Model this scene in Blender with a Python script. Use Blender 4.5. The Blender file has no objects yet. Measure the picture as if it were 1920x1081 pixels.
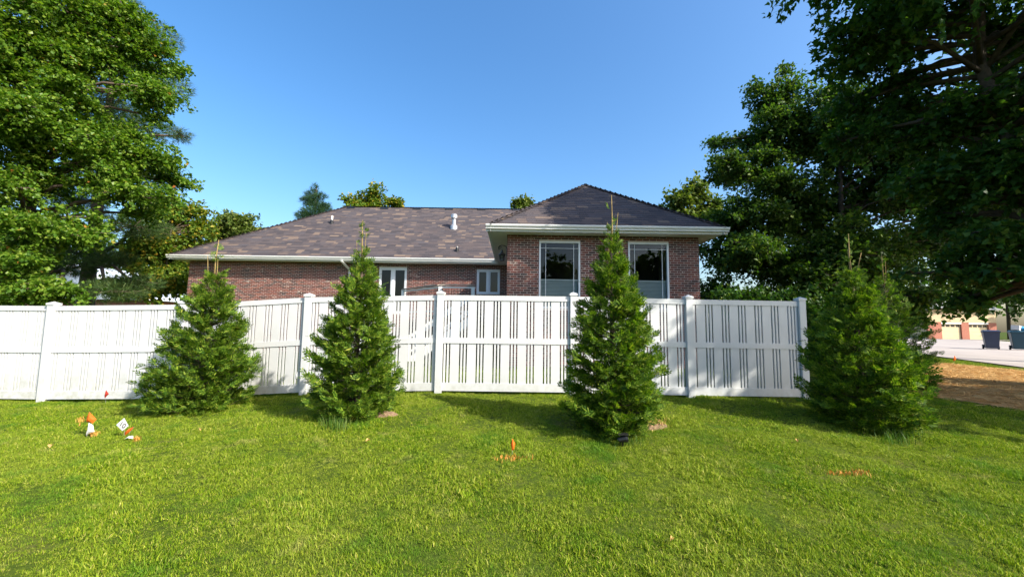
import bpy, bmesh, math, random
import numpy as np
from mathutils import Vector, Matrix, Euler

random.seed(7)
RNG = np.random.default_rng(11)
S = bpy.context.scene
COL = S.collection

# ------------------------------------------------------------------ camera
F = 740.0                      # focal length in pixels of the 1920 px wide photograph
PITCH, ROLL = math.radians(5.2), 0.0145
CAM = Vector((0, 0, 1.5))
RC = Matrix.Rotation(math.pi / 2 + PITCH, 3, 'X') @ Matrix.Rotation(ROLL, 3, 'Z')
cd = bpy.data.cameras.new('camera'); cam = bpy.data.objects.new('camera', cd); COL.objects.link(cam)
cam.matrix_world = Matrix.Translation(CAM) @ RC.to_4x4()
cd.sensor_width = 36; cd.lens = 36 * F / 1920; cd.clip_start = .05; cd.clip_end = 3000
S.camera = cam

# ------------------------------------------------------------------ sky and sun
SUN_EL = math.radians(38)
SUN_AZ = math.atan2(.835, -.55)          # clockwise from +Y: to the right of and behind the camera
SUND = Vector((math.sin(SUN_AZ) * math.cos(SUN_EL), math.cos(SUN_AZ) * math.cos(SUN_EL), math.sin(SUN_EL)))
w = bpy.data.worlds.new('World'); S.world = w; w.use_nodes = True
nt = w.node_tree; bg = nt.nodes['Background']
sky = nt.nodes.new('ShaderNodeTexSky'); sky.sky_type = 'NISHITA'; sky.sun_disc = False
sky.sun_elevation = SUN_EL; sky.sun_rotation = SUN_AZ
sky.air_density = 1.15; sky.dust_density = 3.0; sky.ozone_density = 3.0
hs = nt.nodes.new('ShaderNodeHueSaturation'); hs.inputs['Saturation'].default_value = 1.29
nt.links.new(sky.outputs[0], hs.inputs['Color']); nt.links.new(hs.outputs[0], bg.inputs[0]); bg.inputs[1].default_value = .145
sd = bpy.data.lights.new('sun', 'SUN'); sun = bpy.data.objects.new('sun', sd); COL.objects.link(sun)
sd.energy = 4.7; sd.angle = math.radians(.53); sd.color = (1, .93, .82)
sun.rotation_euler = (-SUND).to_track_quat('-Z', 'Y').to_euler(); sun.location = (10, -10, 25)
S.view_settings.view_transform = 'Standard'; S.view_settings.look = 'None'
S.view_settings.exposure = 1.05; S.view_settings.gamma = 1; S.view_settings.use_curve_mapping = False
S.cycles.max_bounces = 8; S.cycles.transparent_max_bounces = 12

# ------------------------------------------------------------------ helpers
def ray(px, py):
    return RC @ Vector(((px - 960) / F, (540.5 - py) / F, -1))
def at(px, py, Y):                        # the point at depth Y behind a pixel of the photograph
    d = ray(px, py); return CAM + d * (Y / d.y)
def sstep(a, b, x):
    t = np.clip((x - a) / (b - a), 0, 1); return t * t * (3 - 2 * t)
GY = np.array([-200, 0, 2.5, 7.3, 12, 21, 40, 55, 120, 2000.]); GZ = np.array([-.4, -.02, .02, .235, .30, .47, .58, .33, .3, .3])
def G(x, y):                              # height of the ground
    x = np.asarray(x, float); y = np.asarray(y, float)
    z = np.interp(y, GY, GZ) - .30 * sstep(1.5, 8.0, -x) * sstep(2.5, 7, y)
    n = .020 * np.sin(x * 1.7 + .6 * y) * np.sin(y * 1.9 - .4 * x) + .012 * np.sin(x * 4.1 + 1.3) * np.sin(y * 3.7 + x)
    return z + n * (1 - sstep(10, 20, y)) * (1 - sstep(6.6, 7.2, y) * .7)
def hit(px, py):                          # ground point under a pixel
    d = ray(px, py); t = 1.0
    for _ in range(60):
        p = CAM + d * t; dz = p.z - float(G(p.x, p.y)); t += dz / max(-d.z, .03) * .7
    return CAM + d * t
def tag(o, label, cat, group=None):
    o['label'] = label; o['category'] = cat
    if group: o['group'] = group
    return o
def empty(name, loc=(0, 0, 0), rz=0):
    o = bpy.data.objects.new(name, None); COL.objects.link(o); o.location = loc; o.rotation_euler = (0, 0, rz)
    o.empty_display_size = .2
    return o
def link(name, me, mat=None, parent=None, kind=None):
    o = bpy.data.objects.new(name, me); COL.objects.link(o)
    if mat is not None and len(me.materials) == 0: me.materials.append(mat)
    if parent is not None: o.parent = parent
    if kind: o['kind'] = kind
    return o
def np_mesh(name, v, f, smooth=False):
    v = np.ascontiguousarray(v, np.float32).reshape(-1, 3); f = np.ascontiguousarray(f, np.int32)
    me = bpy.data.meshes.new(name); k = f.shape[1]
    me.vertices.add(len(v)); me.vertices.foreach_set('co', v.ravel())
    me.loops.add(f.size); me.loops.foreach_set('vertex_index', f.ravel())
    me.polygons.add(len(f)); me.polygons.foreach_set('loop_start', np.arange(0, f.size, k, dtype=np.int32))
    me.update(calc_edges=True)
    me.polygons.foreach_set('use_smooth', np.full(len(f), bool(smooth)))
    return me
BOXF = np.array([[0, 3, 2, 1], [4, 5, 6, 7], [0, 1, 5, 4], [1, 2, 6, 5], [2, 3, 7, 6], [3, 0, 4, 7]])
class MB:
    """collects boxes, prisms and tubes; build() links them as one mesh object"""
    def __init__(s): s.v = []; s.f = []
    def add(s, v, f):
        n = len(s.v); s.v += [tuple(p) for p in v]; s.f += [tuple(i + n for i in q) for q in f]; return s
    def box(s, x0, x1, y0, y1, z0, z1):
        return s.add([(x0, y0, z0), (x1, y0, z0), (x1, y1, z0), (x0, y1, z0), (x0, y0, z1), (x1, y0, z1), (x1, y1, z1), (x0, y1, z1)], BOXF.tolist())
    def bar(s, a, b, wx, wz, up=(0, 0, 1)):          # a box beam from a to b
        a, b = Vector(a), Vector(b); d = (b - a).normalized(); u = Vector(up); sd = d.cross(u).normalized(); u = sd.cross(d)
        v = []
        for p in (a, b):
            for i, j in ((-1, -1), (1, -1), (1, 1), (-1, 1)): v.append(p + sd * (i * wx / 2) + u * (j * wz / 2))
        return s.add(v, [(0, 1, 2, 3), (7, 6, 5, 4), (0, 4, 5, 1), (1, 5, 6, 2), (2, 6, 7, 3), (3, 7, 4, 0)])
    def tube(s, pts, rad, n=8, cap=True):
        pts = [Vector(p) for p in pts]; rr = rad if isinstance(rad, (list, tuple)) else [rad] * len(pts)
        v = []; f = []
        for i, p in enumerate(pts):
            d = (pts[min(i + 1, len(pts) - 1)] - pts[max(i - 1, 0)]).normalized()
            u = Vector((0, 0, 1)) if abs(d.z) < .95 else Vector((0, 1, 0)); a = d.cross(u).normalized(); b = a.cross(d)
            for k in range(n):
                t = 2 * math.pi * k / n; v.append(p + (a * math.cos(t) + b * math.sin(t)) * rr[i])
        for i in range(len(pts) - 1):
            for k in range(n):
                f.append((i * n + k, i * n + (k + 1) % n, (i + 1) * n + (k + 1) % n, (i + 1) * n + k))
        if cap: f.append(tuple(range(n))[::-1]); f.append(tuple(range((len(pts) - 1) * n, len(pts) * n)))
        return s.add(v, f)
    def prism(s, poly, a, b):                        # a profile given as 3D points, swept by vector b-a
        k = len(poly); off = Vector(b) - Vector(a)
        v = [Vector(p) for p in poly] + [Vector(p) + off for p in poly]
        f = [tuple(range(k))[::-1], tuple(range(k, 2 * k))] + [(i, (i + 1) % k, k + (i + 1) % k, k + i) for i in range(k)]
        return s.add(v, f)
    def build(s, name, mat, parent=None, smooth=False, kind=None, bevel=0):
        me = bpy.data.meshes.new(name); me.from_pydata(s.v, [], s.f)
        bm = bmesh.new(); bm.from_mesh(me); bmesh.ops.recalc_face_normals(bm, faces=bm.faces)
        if bevel: bmesh.ops.bevel(bm, geom=bm.edges[:], offset=bevel, segments=2, affect='EDGES', clamp_overlap=True)
        bm.to_mesh(me); bm.free()
        if smooth: me.polygons.foreach_set('use_smooth', np.ones(len(me.polygons), bool))
        return link(name, me, mat, parent, kind)

# ------------------------------------------------------------------ materials
def new_mat(name):
    m = bpy.data.materials.new(name); m.use_nodes = True
    return m, m.node_tree, m.node_tree.nodes['Principled BSDF']
def ramp(nt, cols, interp='LINEAR'):
    r = nt.nodes.new('ShaderNodeValToRGB'); r.color_ramp.interpolation = interp
    el = r.color_ramp.elements
    while len(el) < len(cols): el.new(.5)
    for e, (p, c) in zip(el, cols): e.position = p; e.color = (*c, 1)
    return r
def noise(nt, scale, detail=4, rough=.55, coord='pos', dist=0):
    n = nt.nodes.new('ShaderNodeTexNoise'); n.inputs['Scale'].default_value = scale; n.inputs['Detail'].default_value = detail
    n.inputs['Roughness'].default_value = rough; n.inputs['Distortion'].default_value = dist
    if coord == 'pos':
        g = nt.nodes.new('ShaderNodeNewGeometry'); nt.links.new(g.outputs['Position'], n.inputs['Vector'])
    elif coord == 'obj':
        g = nt.nodes.new('ShaderNodeTexCoord'); nt.links.new(g.outputs['Object'], n.inputs['Vector'])
    return n
def mixc(nt, a, b, fac, mode='MIX'):
    m = nt.nodes.new('ShaderNodeMix'); m.data_type = 'RGBA'; m.blend_type = mode
    for s, v in ((m.inputs['Factor'], fac), (m.inputs['A'], a), (m.inputs['B'], b)):
        if hasattr(v, 'is_linked') or isinstance(v, bpy.types.NodeSocket): nt.links.new(v, s)
        else: s.default_value = v if not isinstance(v, tuple) else (*v, 1)
    return m.outputs['Result']
def bump(nt, b, height, strength, dist):
    n = nt.nodes.new('ShaderNodeBump'); n.inputs['Strength'].default_value = strength; n.inputs['Distance'].default_value = dist
    nt.links.new(height, n.inputs['Height']); nt.links.new(n.outputs[0], b.inputs['Normal'])
def rnd(nt):                               # a random value per piece, for single objects and for joined pieces alike
    g = nt.nodes.new('ShaderNodeNewGeometry'); o = nt.nodes.new('ShaderNodeObjectInfo')
    a = nt.nodes.new('ShaderNodeMath'); a.operation = 'ADD'; fr = nt.nodes.new('ShaderNodeMath'); fr.operation = 'FRACT'
    nt.links.new(g.outputs['Random Per Island'], a.inputs[0]); nt.links.new(o.outputs['Random'], a.inputs[1]); nt.links.new(a.outputs[0], fr.inputs[0])
    return fr.outputs[0]
def plain(name, col, rough=.5, var=.12, scale=6, bmp=0, metal=0):
    m, nt, b = new_mat(name); n = noise(nt, scale)
    r = ramp(nt, [(.3, tuple(c * (1 - var) for c in col)), (.7, tuple(min(1, c * (1 + var)) for c in col))])
    nt.links.new(n.outputs[0], r.inputs[0]); nt.links.new(r.outputs[0], b.inputs['Base Color'])
    b.inputs['Roughness'].default_value = rough; b.inputs['Metallic'].default_value = metal
    if bmp:
        n2 = noise(nt, scale * 8); bump(nt, b, n2.outputs[0], bmp, .01)
    return m
def leaf_mat(name, cols, trans=.4, gloss=.5, tcol=None, big=None):
    m, nt, b = new_mat(name)
    g = nt.nodes.new('ShaderNodeNewGeometry'); r = ramp(nt, cols); nt.links.new(g.outputs['Random Per Island'], r.inputs[0])
    c = r.outputs[0]
    if big:
        n = noise(nt, big[0], 3); r2 = ramp(nt, [(.35, (0, 0, 0)), (.65, (1, 1, 1))]); nt.links.new(n.outputs[0], r2.inputs[0])
        c = mixc(nt, c, big[1], mixc(nt, (0, 0, 0), (big[2],) * 3, r2.outputs[0]))
    nt.links.new(c, b.inputs['Base Color']); b.inputs['Roughness'].default_value = gloss
    b.inputs['Specular IOR Level'].default_value = .2
    t = nt.nodes.new('ShaderNodeBsdfTranslucent'); tc = mixc(nt, c, tcol or (1.0, 1.15, .35), 1.0, 'MULTIPLY'); nt.links.new(tc, t.inputs[0])
    mx = nt.nodes.new('ShaderNodeMixShader'); mx.inputs[0].default_value = trans
    nt.links.new(b.outputs[0], mx.inputs[1]); nt.links.new(t.outputs[0], mx.inputs[2])
    nt.links.new(mx.outputs[0], nt.nodes['Material Output'].inputs[0])
    return m
M = {}
M['vinyl'] = plain('white_vinyl', (.55, .56, .555), .35, .05, 2.2)
m = M['vinyl']; nt = m.node_tree; b = nt.nodes['Principled BSDF']; c0 = b.inputs['Base Color'].links[0].from_socket
g = nt.nodes.new('ShaderNodeNewGeometry'); sx = nt.nodes.new('ShaderNodeSeparateXYZ'); mr_ = nt.nodes.new('ShaderNodeMapRange'); nt.links.new(g.outputs['Position'], sx.inputs[0]); nt.links.new(sx.outputs[2], mr_.inputs[0])
mr_.inputs[1].default_value = .62; mr_.inputs[2].default_value = .12; n = noise(nt, 9, 6, .65); rp = ramp(nt, [(.42, (0, 0, 0)), (.72, (.55, .55, .55))]); nt.links.new(n.outputs[0], rp.inputs[0])
nt.links.new(mixc(nt, c0, (.27, .25, .15), mixc(nt, (0, 0, 0), rp.outputs[0], mr_.outputs[0])), b.inputs['Base Color'])   # soil splash low on the boards
M['trim'] = plain('white_trim', (.68, .69, .66), .45, .05, 2)
M['soffit'] = plain('soffit', (.76, .75, .71), .6, .05, 4)
M['winframe'] = plain('window_frame', (.72, .74, .76), .4, .03, 3)
M['black'] = plain('black_metal', (.012, .012, .013), .4, .2, 20)
M['steel'] = plain('vent_steel', (.55, .55, .56), .35, .1, 8, metal=.6)
M['pvc'] = plain('white_pipe', (.75, .74, .72), .5, .06, 8)
M['mortar'] = plain('mortar', (.56, .49, .43), .95, .10, 25)
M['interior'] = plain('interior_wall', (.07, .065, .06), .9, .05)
M['blind'] = plain('cellular_shade', (.42, .47, .48), .8, .03)
M['wood'] = plain('grey_wood', (.32, .29, .24), .8, .2, 14)
M['dirt'] = plain('bare_soil', (.20, .13, .075), .95, .35, 30, .8)
M['orange'] = leaf_mat('orange_plastic', [(0, (.80, .16, .015)), (1, (.82, .20, .03))], .35, .4, (1, .6, .3))
M['red'] = leaf_mat('red_plastic', [(0, (.40, .04, .025)), (1, (.42, .045, .03))], .35, .4, (1, .5, .3))
M['whiteflag'] = leaf_mat('white_plastic', [(0, (.80, .80, .80)), (1, (.82, .82, .82))], .3, .4, (1, 1, 1))
M['paint'] = leaf_mat('orange_painted_blades', [(0, (.60, .20, .03)), (.5, (.55, .28, .07)), (1, (.34, .30, .06))], .2, .7, (1, .7, .3))
M['wire'] = plain('flag_wire', (.35, .33, .30), .5, .1, metal=.5)
M['bark'] = plain('bark', (.085, .060, .042), .95, .4, 9, 1.0)
M['twig'] = plain('cedar_stem', (.24, .17, .06), .9, .35, 9, .5)

m, nt, b = new_mat('brick'); v = rnd(nt)
r = ramp(nt, [(0, (.050, .024, .021)), (.15, (.085, .033, .027)), (.4, (.14, .043, .033)), (.65, (.185, .054, .038)), (.86, (.23, .078, .052)), (.95, (.10, .052, .045)), (1, (.045, .034, .034))])
nt.links.new(v, r.inputs[0])
n = noise(nt, 38, 5, .6, 'pos'); c = mixc(nt, r.outputs[0], (.05, .03, .027), mixc(nt, (0, 0, 0), (.35, .35, .35), n.outputs[0]))
n2 = noise(nt, 26, 4, .6, 'pos'); r2 = ramp(nt, [(.55, (0, 0, 0)), (.60, (1, 1, 1))]); nt.links.new(n2.outputs[0], r2.inputs[0])
sel = ramp(nt, [(.045, (1, 1, 1)), (.05, (0, 0, 0))], 'CONSTANT'); mv = nt.nodes.new('ShaderNodeMath'); mv.operation = 'MULTIPLY'; mv.inputs[1].default_value = 7.31
fr = nt.nodes.new('ShaderNodeMath'); fr.operation = 'FRACT'; nt.links.new(v, mv.inputs[0]); nt.links.new(mv.outputs[0], fr.inputs[0]); nt.links.new(fr.outputs[0], sel.inputs[0])
c = mixc(nt, c, (.55, .48, .40), mixc(nt, (0, 0, 0), sel.outputs[0], r2.outputs[0]))
nt.links.new(c, b.inputs['Base Color']); b.inputs['Roughness'].default_value = .9; M['brick'] = m

m, nt, b = new_mat('shingle'); v = rnd(nt)
r = ramp(nt, [(0, (.034, .029, .035)), (.3, (.052, .043, .047)), (.52, (.078, .058, .055)), (.72, (.058, .053, .062)), (.85, (.095, .070, .062)), (.94, (.16, .112, .084)), (1, (.20, .145, .105))])
nt.links.new(v, r.inputs[0]); n = noise(nt, 60, 5, .7); c = mixc(nt, r.outputs[0], (.03, .026, .03), mixc(nt, (0, 0, 0), (.3, .3, .3), n.outputs[0]))
mp_ = nt.nodes.new('ShaderNodeMapping'); mp_.inputs['Scale'].default_value = (3.2, 10, 10); g = nt.nodes.new('ShaderNodeNewGeometry'); nt.links.new(g.outputs['Position'], mp_.inputs[0])
n3 = noise(nt, 1.0, 2, .5, None); nt.links.new(mp_.outputs[0], n3.inputs['Vector']); r3 = ramp(nt, [(.30, (.052, .043, .045)), (.5, (.063, .051, .052)), (.70, (.080, .062, .056))]); nt.links.new(n3.outputs[0], r3.inputs[0])
c = mixc(nt, c, r3.outputs[0], .2)
nt.links.new(c, b.inputs['Base Color']); b.inputs['Roughness'].default_value = .9; M['shingle'] = m

m, nt, b = new_mat('window_glass')
for nd in [b]: nt.nodes.remove(nd)
fz = nt.nodes.new('ShaderNodeFresnel'); fz.inputs[0].default_value = 1.5; tr = nt.nodes.new('ShaderNodeBsdfTransparent'); tr.inputs[0].default_value = (.62, .68, .68, 1)
gl = nt.nodes.new('ShaderNodeBsdfGlossy'); gl.inputs['Roughness'].default_value = .01; mx = nt.nodes.new('ShaderNodeMixShader')
nt.links.new(fz.outputs[0], mx.inputs[0]); nt.links.new(tr.outputs[0], mx.inputs[1]); nt.links.new(gl.outputs[0], mx.inputs[2]); nt.links.new(mx.outputs[0], nt.nodes['Material Output'].inputs[0])
M['glass'] = m

# lawn soil and thatch under the blades
m, nt, b = new_mat('lawn'); n = noise(nt, 1.3, 5); n2 = noise(nt, 22, 5)
r = ramp(nt, [(.3, (.030, .060, .004)), (.55, (.050, .085, .006)), (.75, (.12, .11, .03))]); nt.links.new(n.outputs[0], r.inputs[0])
c = mixc(nt, r.outputs[0], (.05, .05, .018), mixc(nt, (0, 0, 0), (.6, .6, .6), n2.outputs[0])); nt.links.new(c, b.inputs['Base Color'])
b.inputs['Roughness'].default_value = .95; bump(nt, b, n2.outputs[0], .8, .03); b.inputs['Specular IOR Level'].default_value = .05; M['lawn'] = m
m, nt, b = new_mat('pavement'); n = noise(nt, .5, 4); n2 = noise(nt, 40, 4)
r = ramp(nt, [(.3, (.30, .26, .235)), (.7, (.40, .35, .31))]); nt.links.new(n.outputs[0], r.inputs[0]); c = mixc(nt, r.outputs[0], (.22, .2, .19), mixc(nt, (0, 0, 0), (.4, .4, .4), n2.outputs[0]))
nt.links.new(c, b.inputs['Base Color']); b.inputs['Roughness'].default_value = .9; M['road'] = m

# grass blades
m, nt, b = new_mat('grass_blades'); g = nt.nodes.new('ShaderNodeNewGeometry')
r = ramp(nt, [(0, (.036, .10, .003)), (.35, (.105, .20, .006)), (.65, (.20, .305, .010)), (.87, (.32, .37, .025)), (1, (.54, .47, .16))])
nt.links.new(g.outputs['Random Per Island'], r.inputs[0])
n = noise(nt, .9, 4, .6); rr = ramp(nt, [(.40, (0, 0, 0)), (.68, (1, 1, 1))]); nt.links.new(n.outputs[0], rr.inputs[0])
c = mixc(nt, r.outputs[0], (.30, .34, .05), mixc(nt, (0, 0, 0), (.45, .45, .45), rr.outputs[0]))
n = noise(nt, 3.1, 4, .6); rr = ramp(nt, [(.60, (0, 0, 0)), (.74, (1, 1, 1))]); nt.links.new(n.outputs[0], rr.inputs[0])
c = mixc(nt, c, (.46, .40, .16), mixc(nt, (0, 0, 0), (.5, .5, .5), rr.outputs[0]))
n = noise(nt, 1.7, 3, .6); rr = ramp(nt, [(.30, (1, 1, 1)), (.46, (0, 0, 0))]); nt.links.new(n.outputs[0], rr.inputs[0])
c = mixc(nt, c, (.075, .19, .016), mixc(nt, (0, 0, 0), (.75, .75, .75), rr.outputs[0]))
nt.links.new(c, b.inputs['Base Color']); b.inputs['Roughness'].default_value = .6; b.inputs['Specular IOR Level'].default_value = .12
t = nt.nodes.new('ShaderNodeBsdfTranslucent'); tc = mixc(nt, c, (1.0, 1.1, .35), 1.0, 'MULTIPLY'); nt.links.new(tc, t.inputs[0]); mx = nt.nodes.new('ShaderNodeMixShader'); mx.inputs[0].default_value = .35
nt.links.new(b.outputs[0], mx.inputs[1]); nt.links.new(t.outputs[0], mx.inputs[2]); nt.links.new(mx.outputs[0], nt.nodes['Material Output'].inputs[0]); M['grass'] = m

M['straw'] = leaf_mat('straw_mulch', [(0, (.40, .23, .08)), (.5, (.58, .37, .14)), (.85, (.68, .48, .22)), (1, (.28, .15, .06))], .15, .8, (1, .8, .5))
M['cedar'] = leaf_mat('arborvitae_sprays', [(0, (.028, .075, .008)), (.35, (.065, .14, .012)), (.7, (.135, .225, .018)), (.93, (.23, .32, .03)), (1, (.33, .33, .06))], .38, .6)
M['oak'] = leaf_mat('oak_leaves', [(0, (.045, .11, .011)), (.35, (.08, .165, .016)), (.75, (.14, .235, .023)), (.993, (.22, .29, .04)), (1, (.40, .12, .03))], .45, .38)
M['maple'] = leaf_mat('maple_leaves', [(0, (.030, .085, .018)), (.5, (.050, .12, .022)), (.9, (.085, .165, .026)), (1, (.17, .22, .04))], .42, .45)
M['maple2'] = leaf_mat('shade_tree_leaves', [(0, (.032, .080, .016)), (.5, (.056, .115, .020)), (.9, (.10, .165, .028)), (1, (.20, .24, .05))], .42, .45)
M['yellow'] = leaf_mat('turning_leaves', [(0, (.06, .125, .014)), (.6, (.12, .185, .02)), (.86, (.24, .25, .03)), (1, (.40, .27, .03))], .4, .5)
M['pine'] = leaf_mat('pine_needles', [(0, (.030, .065, .020)), (.6, (.055, .105, .028)), (1, (.10, .14, .035))], .2, .5)
M['spruce'] = leaf_mat('spruce_needles', [(0, (.020, .055, .024)), (.6, (.035, .085, .034)), (1, (.06, .11, .04))], .15, .5)
M['fartree'] = leaf_mat('far_leaves', [(0, (.06, .10, .02)), (.6, (.11, .16, .03)), (1, (.2, .22, .05))], .35, .5)

# ------------------------------------------------------------------ ground
def axis(fine0, fine1, step, far0, far1):
    a = np.arange(fine0, fine1 + 1e-6, step)
    lo = fine0 - np.geomspace(.3, fine0 - far0, 26)[::-1]; hi = fine1 + np.geomspace(.3, far1 - fine1, 26)
    return np.concatenate([lo, a, hi])
xs, ys = axis(-14, 17, .16, -900, 900), axis(-1, 16, .16, -300, 1600)
X, Y = np.meshgrid(xs, ys); nx, ny = len(xs), len(ys)
i = np.arange((ny - 1) * nx).reshape(ny - 1, nx)[:, :-1].ravel()
link('lawn', np_mesh('lawn', np.stack([X, Y, G(X, Y)], -1), np.stack([i, i + 1, i + nx + 1, i + nx], -1), True), M['lawn'], kind='structure')
def sheet(name, quad, mat, dz, nu=24, nv=24):        # a paved sheet that follows the ground
    a, b, c, d = [np.array(p, float) for p in quad]
    u, v = np.meshgrid(np.linspace(0, 1, nu), np.linspace(0, 1, nv)); u = u[..., None]; v = v[..., None]
    p = (a * (1 - u) + b * u) * (1 - v) + (d * (1 - u) + c * u) * v
    z = G(p[..., 0], p[..., 1]) + dz
    i = np.arange((nv - 1) * nu).reshape(nv - 1, nu)[:, :-1].ravel()
    return link(name, np_mesh(name, np.concatenate([p, z[..., None]], -1), np.stack([i, i + 1, i + nu + 1, i + nu], -1), True), mat, kind='structure')
sheet('road', [(14.0, 5), (24.5, 5), (72, 75), (38, 75)], M['road'], .03, 40, 60)
sheet('driveway', [(52.5, 44), (62.5, 44), (65.5, 51.7), (55.2, 51.7)], M['road'], .045)

# ------------------------------------------------------------------ fence
PX = [(-11.25, 7.62), (-8.74, 7.55), (-6.22, 7.5), (-3.80, 7.41), (-1.318, 7.33), (1.14, 7.31), (3.27, 7.3), (5.37, 7.34), (6.55, 9.3)]
PZ = [-.075, -.06, .0, .165, .24, .245, .225, .22, .27]
fence = empty('vinyl_fence', (0, 7.4, 0)); tag(fence, 'long white vinyl privacy fence of wide and narrow boards across the back of the lawn', 'fence')
FI = Matrix.Translation((0, -7.4, 0))
unit = MB().box(-.5, .5, -.5, .5, -.5, .5).build('x', M['vinyl']); UB = unit.data; bpy.data.objects.remove(unit)
bmu = bmesh.new(); bmu.from_mesh(UB); bmu.to_mesh(UB); bmu.free(); UB.name = 'fence_board'
def ubox(name, c, size, rot, parent):
    o = link(name, UB, None, parent); o.matrix_basis = FI @ Matrix.Translation(c) @ rot.to_4x4() @ Matrix.Diagonal((*size, 1)); return o
pm = MB().box(-.0635, .0635, -.0635, .0635, -.25, 1.80)
po = pm.build('post', M['vinyl'], bevel=.006); PMESH = po.data; bpy.data.objects.remove(po)
cm = MB().box(-.074, .074, -.074, .074, 1.80, 1.835)
cm.add([(-.074, -.074, 1.835), (.074, -.074, 1.835), (.074, .074, 1.835), (-.074, .074, 1.835), (0, 0, 1.868)], [(0, 1, 4), (1, 2, 4), (2, 3, 4), (3, 0, 4)])
co = cm.build('cap', M['vinyl']); CMESH = co.data; bpy.data.objects.remove(co)
for (x, y), z in zip(PX, PZ):
    p = link('post', PMESH, None, fence); p.matrix_basis = FI @ Matrix.Translation((x, y, z)) @ Matrix.Rotation(random.uniform(-.004, .004), 4, 'Y')
    c = link('post_cap', CMESH, None, p)
for k in range(len(PX) - 1):
    a, b_ = Vector((*PX[k], PZ[k])), Vector((*PX[k + 1], PZ[k + 1])); d = b_ - a; L = math.hypot(d.x, d.y); ang = math.atan2(d.y, d.x)
    Rz = Matrix.Rotation(ang, 3, 'Z'); tilt = math.atan2(d.z, L); Rr = Rz @ Matrix.Rotation(-tilt, 3, 'Y')
    mid = (a + b_) / 2
    for (z0, z1, th) in ((1.69, 1.783, .052), (.90, 1.0, .052), (.045, .188, .052)):
        ubox('rail', mid + Vector((0, 0, (z0 + z1) / 2)), (L / math.cos(tilt) - .1, th, z1 - z0), Rr, fence)
    # boards: wide, then two narrow pickets with gaps
    u = .0635 + .012; seq = []; first = True
    pos = .075 + random.uniform(0, .01)
    pat = [('n', .034), ('n', .034), ('w', .163)]; gap = .0255; j = 0 if k not in (6, 7) else 1
    while pos < L - .085:
        kind, wd = pat[j % 3]; wd = min(wd, L - .078 - pos)
        if wd > .02:
            t = (pos + wd / 2) / L; c = a + d * t
            ubox('wide_board' if kind == 'w' else 'narrow_picket', c + Vector((0, 0, .94)), (wd, .028 if kind == 'w' else .031, 1.60), Rz, fence)
        pos += wd + gap; j += 1

# ------------------------------------------------------------------ brick house
SL = .715                                   # roof slope
ZS, ZG = 4.17, 4.345                        # soffit, gutter top
W_E = dict(x0=-.72, x1=6.13, y=11.08)       # wing eave
M_E = dict(x0=-15.18, x1=8.15, y=17.2)      # main eave
OV = .55
house = empty('brick_house', (0, 17.75, .25)); tag(house, 'red brick house with brown hip roof and white gutters behind the fence', 'house')
HI = (0, -17.75, -.25)
def hpart(mb, name, mat, parent=None, **k):
    o = mb.build(name, mat, parent or house, **k)
    if parent is None: o.location = HI
    return o
ZB = .15
def wall(name, x0, x1, y, openings, th=.2):
    """a wall facing -Y between x0 and x1 with rectangular openings (xa, xb, za, zb); the mortar bed the bricks sit on"""
    mb = MB(); xs_ = x0
    for (xa, xb, za, zb) in sorted(openings):
        mb.box(xs_, xa, y, y + th, ZB, ZS); mb.box(xa, xb, y, y + th, ZB, za); mb.box(xa, xb, y, y + th, zb, ZS); xs_ = xb
    mb.box(xs_, x1, y, y + th, ZB, ZS)
    return hpart(mb, name, M['mortar'])
BH, BL, JO = .0679, .2028, .0112            # course height, brick pitch, joint
def bricks(x0, x1, openings, z0, z1, course0=0):
    """running bond in wall coordinates: list of (u0, u1, z0, z1)"""
    out = []; nrow = int((z1 - z0) / BH)
    for r_ in range(nrow + 1):
        za = z1 - (r_ + 1) * BH + JO; zb = z1 - r_ * BH
        if za < z0: break
        segs = [(x0, x1)]
        for (xa, xb, oa, ob) in openings:
            if zb > oa and za < ob:
                segs = [s for (p, q) in segs for s in (((p, xa), (xb, q)) if p < xa < q else ((p, q),)) if s[1] - s[0] > .02]
        off = 0 if r_ % 2 else -BL / 2
        for (p, q) in segs:
            u = x0 + off + math.floor((p - x0 - off) / BL) * BL
            while u < q:
                a, b2 = max(u, p), min(u + BL - JO, q - .003)
                if b2 - a > .025: out.append((a, b2, za, zb))
                u += BL
    return out
def brick_boxes(lst, fn, proud=.005):
    """joined bricks; fn maps (u, depth, z) to xyz arrays"""
    L_ = np.array(lst); n = len(L_); pr = proud + RNG.uniform(-.002, .002, n)
    P = np.zeros((n, 8, 3))
    for j, (iu, dd, iz) in enumerate(((0, 0, 2), (1, 0, 2), (1, 1, 2), (0, 1, 2), (0, 0, 3), (1, 0, 3), (1, 1, 3), (0, 1, 3))):
        u_, z_ = L_[:, iu], L_[:, iz]; dpt = -pr if dd == 0 else np.full(n, .02)
        P[:, j] = fn(u_, dpt, z_)
    f = (BOXF[None] + (np.arange(n) * 8)[:, None, None]).reshape(-1, 4)
    return P.reshape(-1, 3), f
def stuff_bricks(lst, fn, parent):
    v, f = brick_boxes(lst, fn); me = np_mesh('brickwork', v, f)
    o = link('brickwork', me, M['brick'], parent, 'stuff'); return o
yw, ym = W_E['y'] + OV, M_E['y'] + OV
wx0, wx1 = -.157, 5.565; mx0, mx1 = -14.64, 7.6
WIN = [(.794, 2.02, 1.99, 3.99), (3.45, 4.66, 1.99, 3.99)]
MWIN = [(-6.02, -4.77, 1.92, 3.98), (-1.60, -.55, 2.84, 3.95)]
ww = wall('wing_wall', wx0, wx1, yw, WIN); mw = wall('main_wall', mx0, wx0, ym, MWIN)
def side(name, x0, x1, y0, y1):
    return hpart(MB().box(x0, x1, y0, y1, ZB, ZS), name, M['mortar'])
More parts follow.
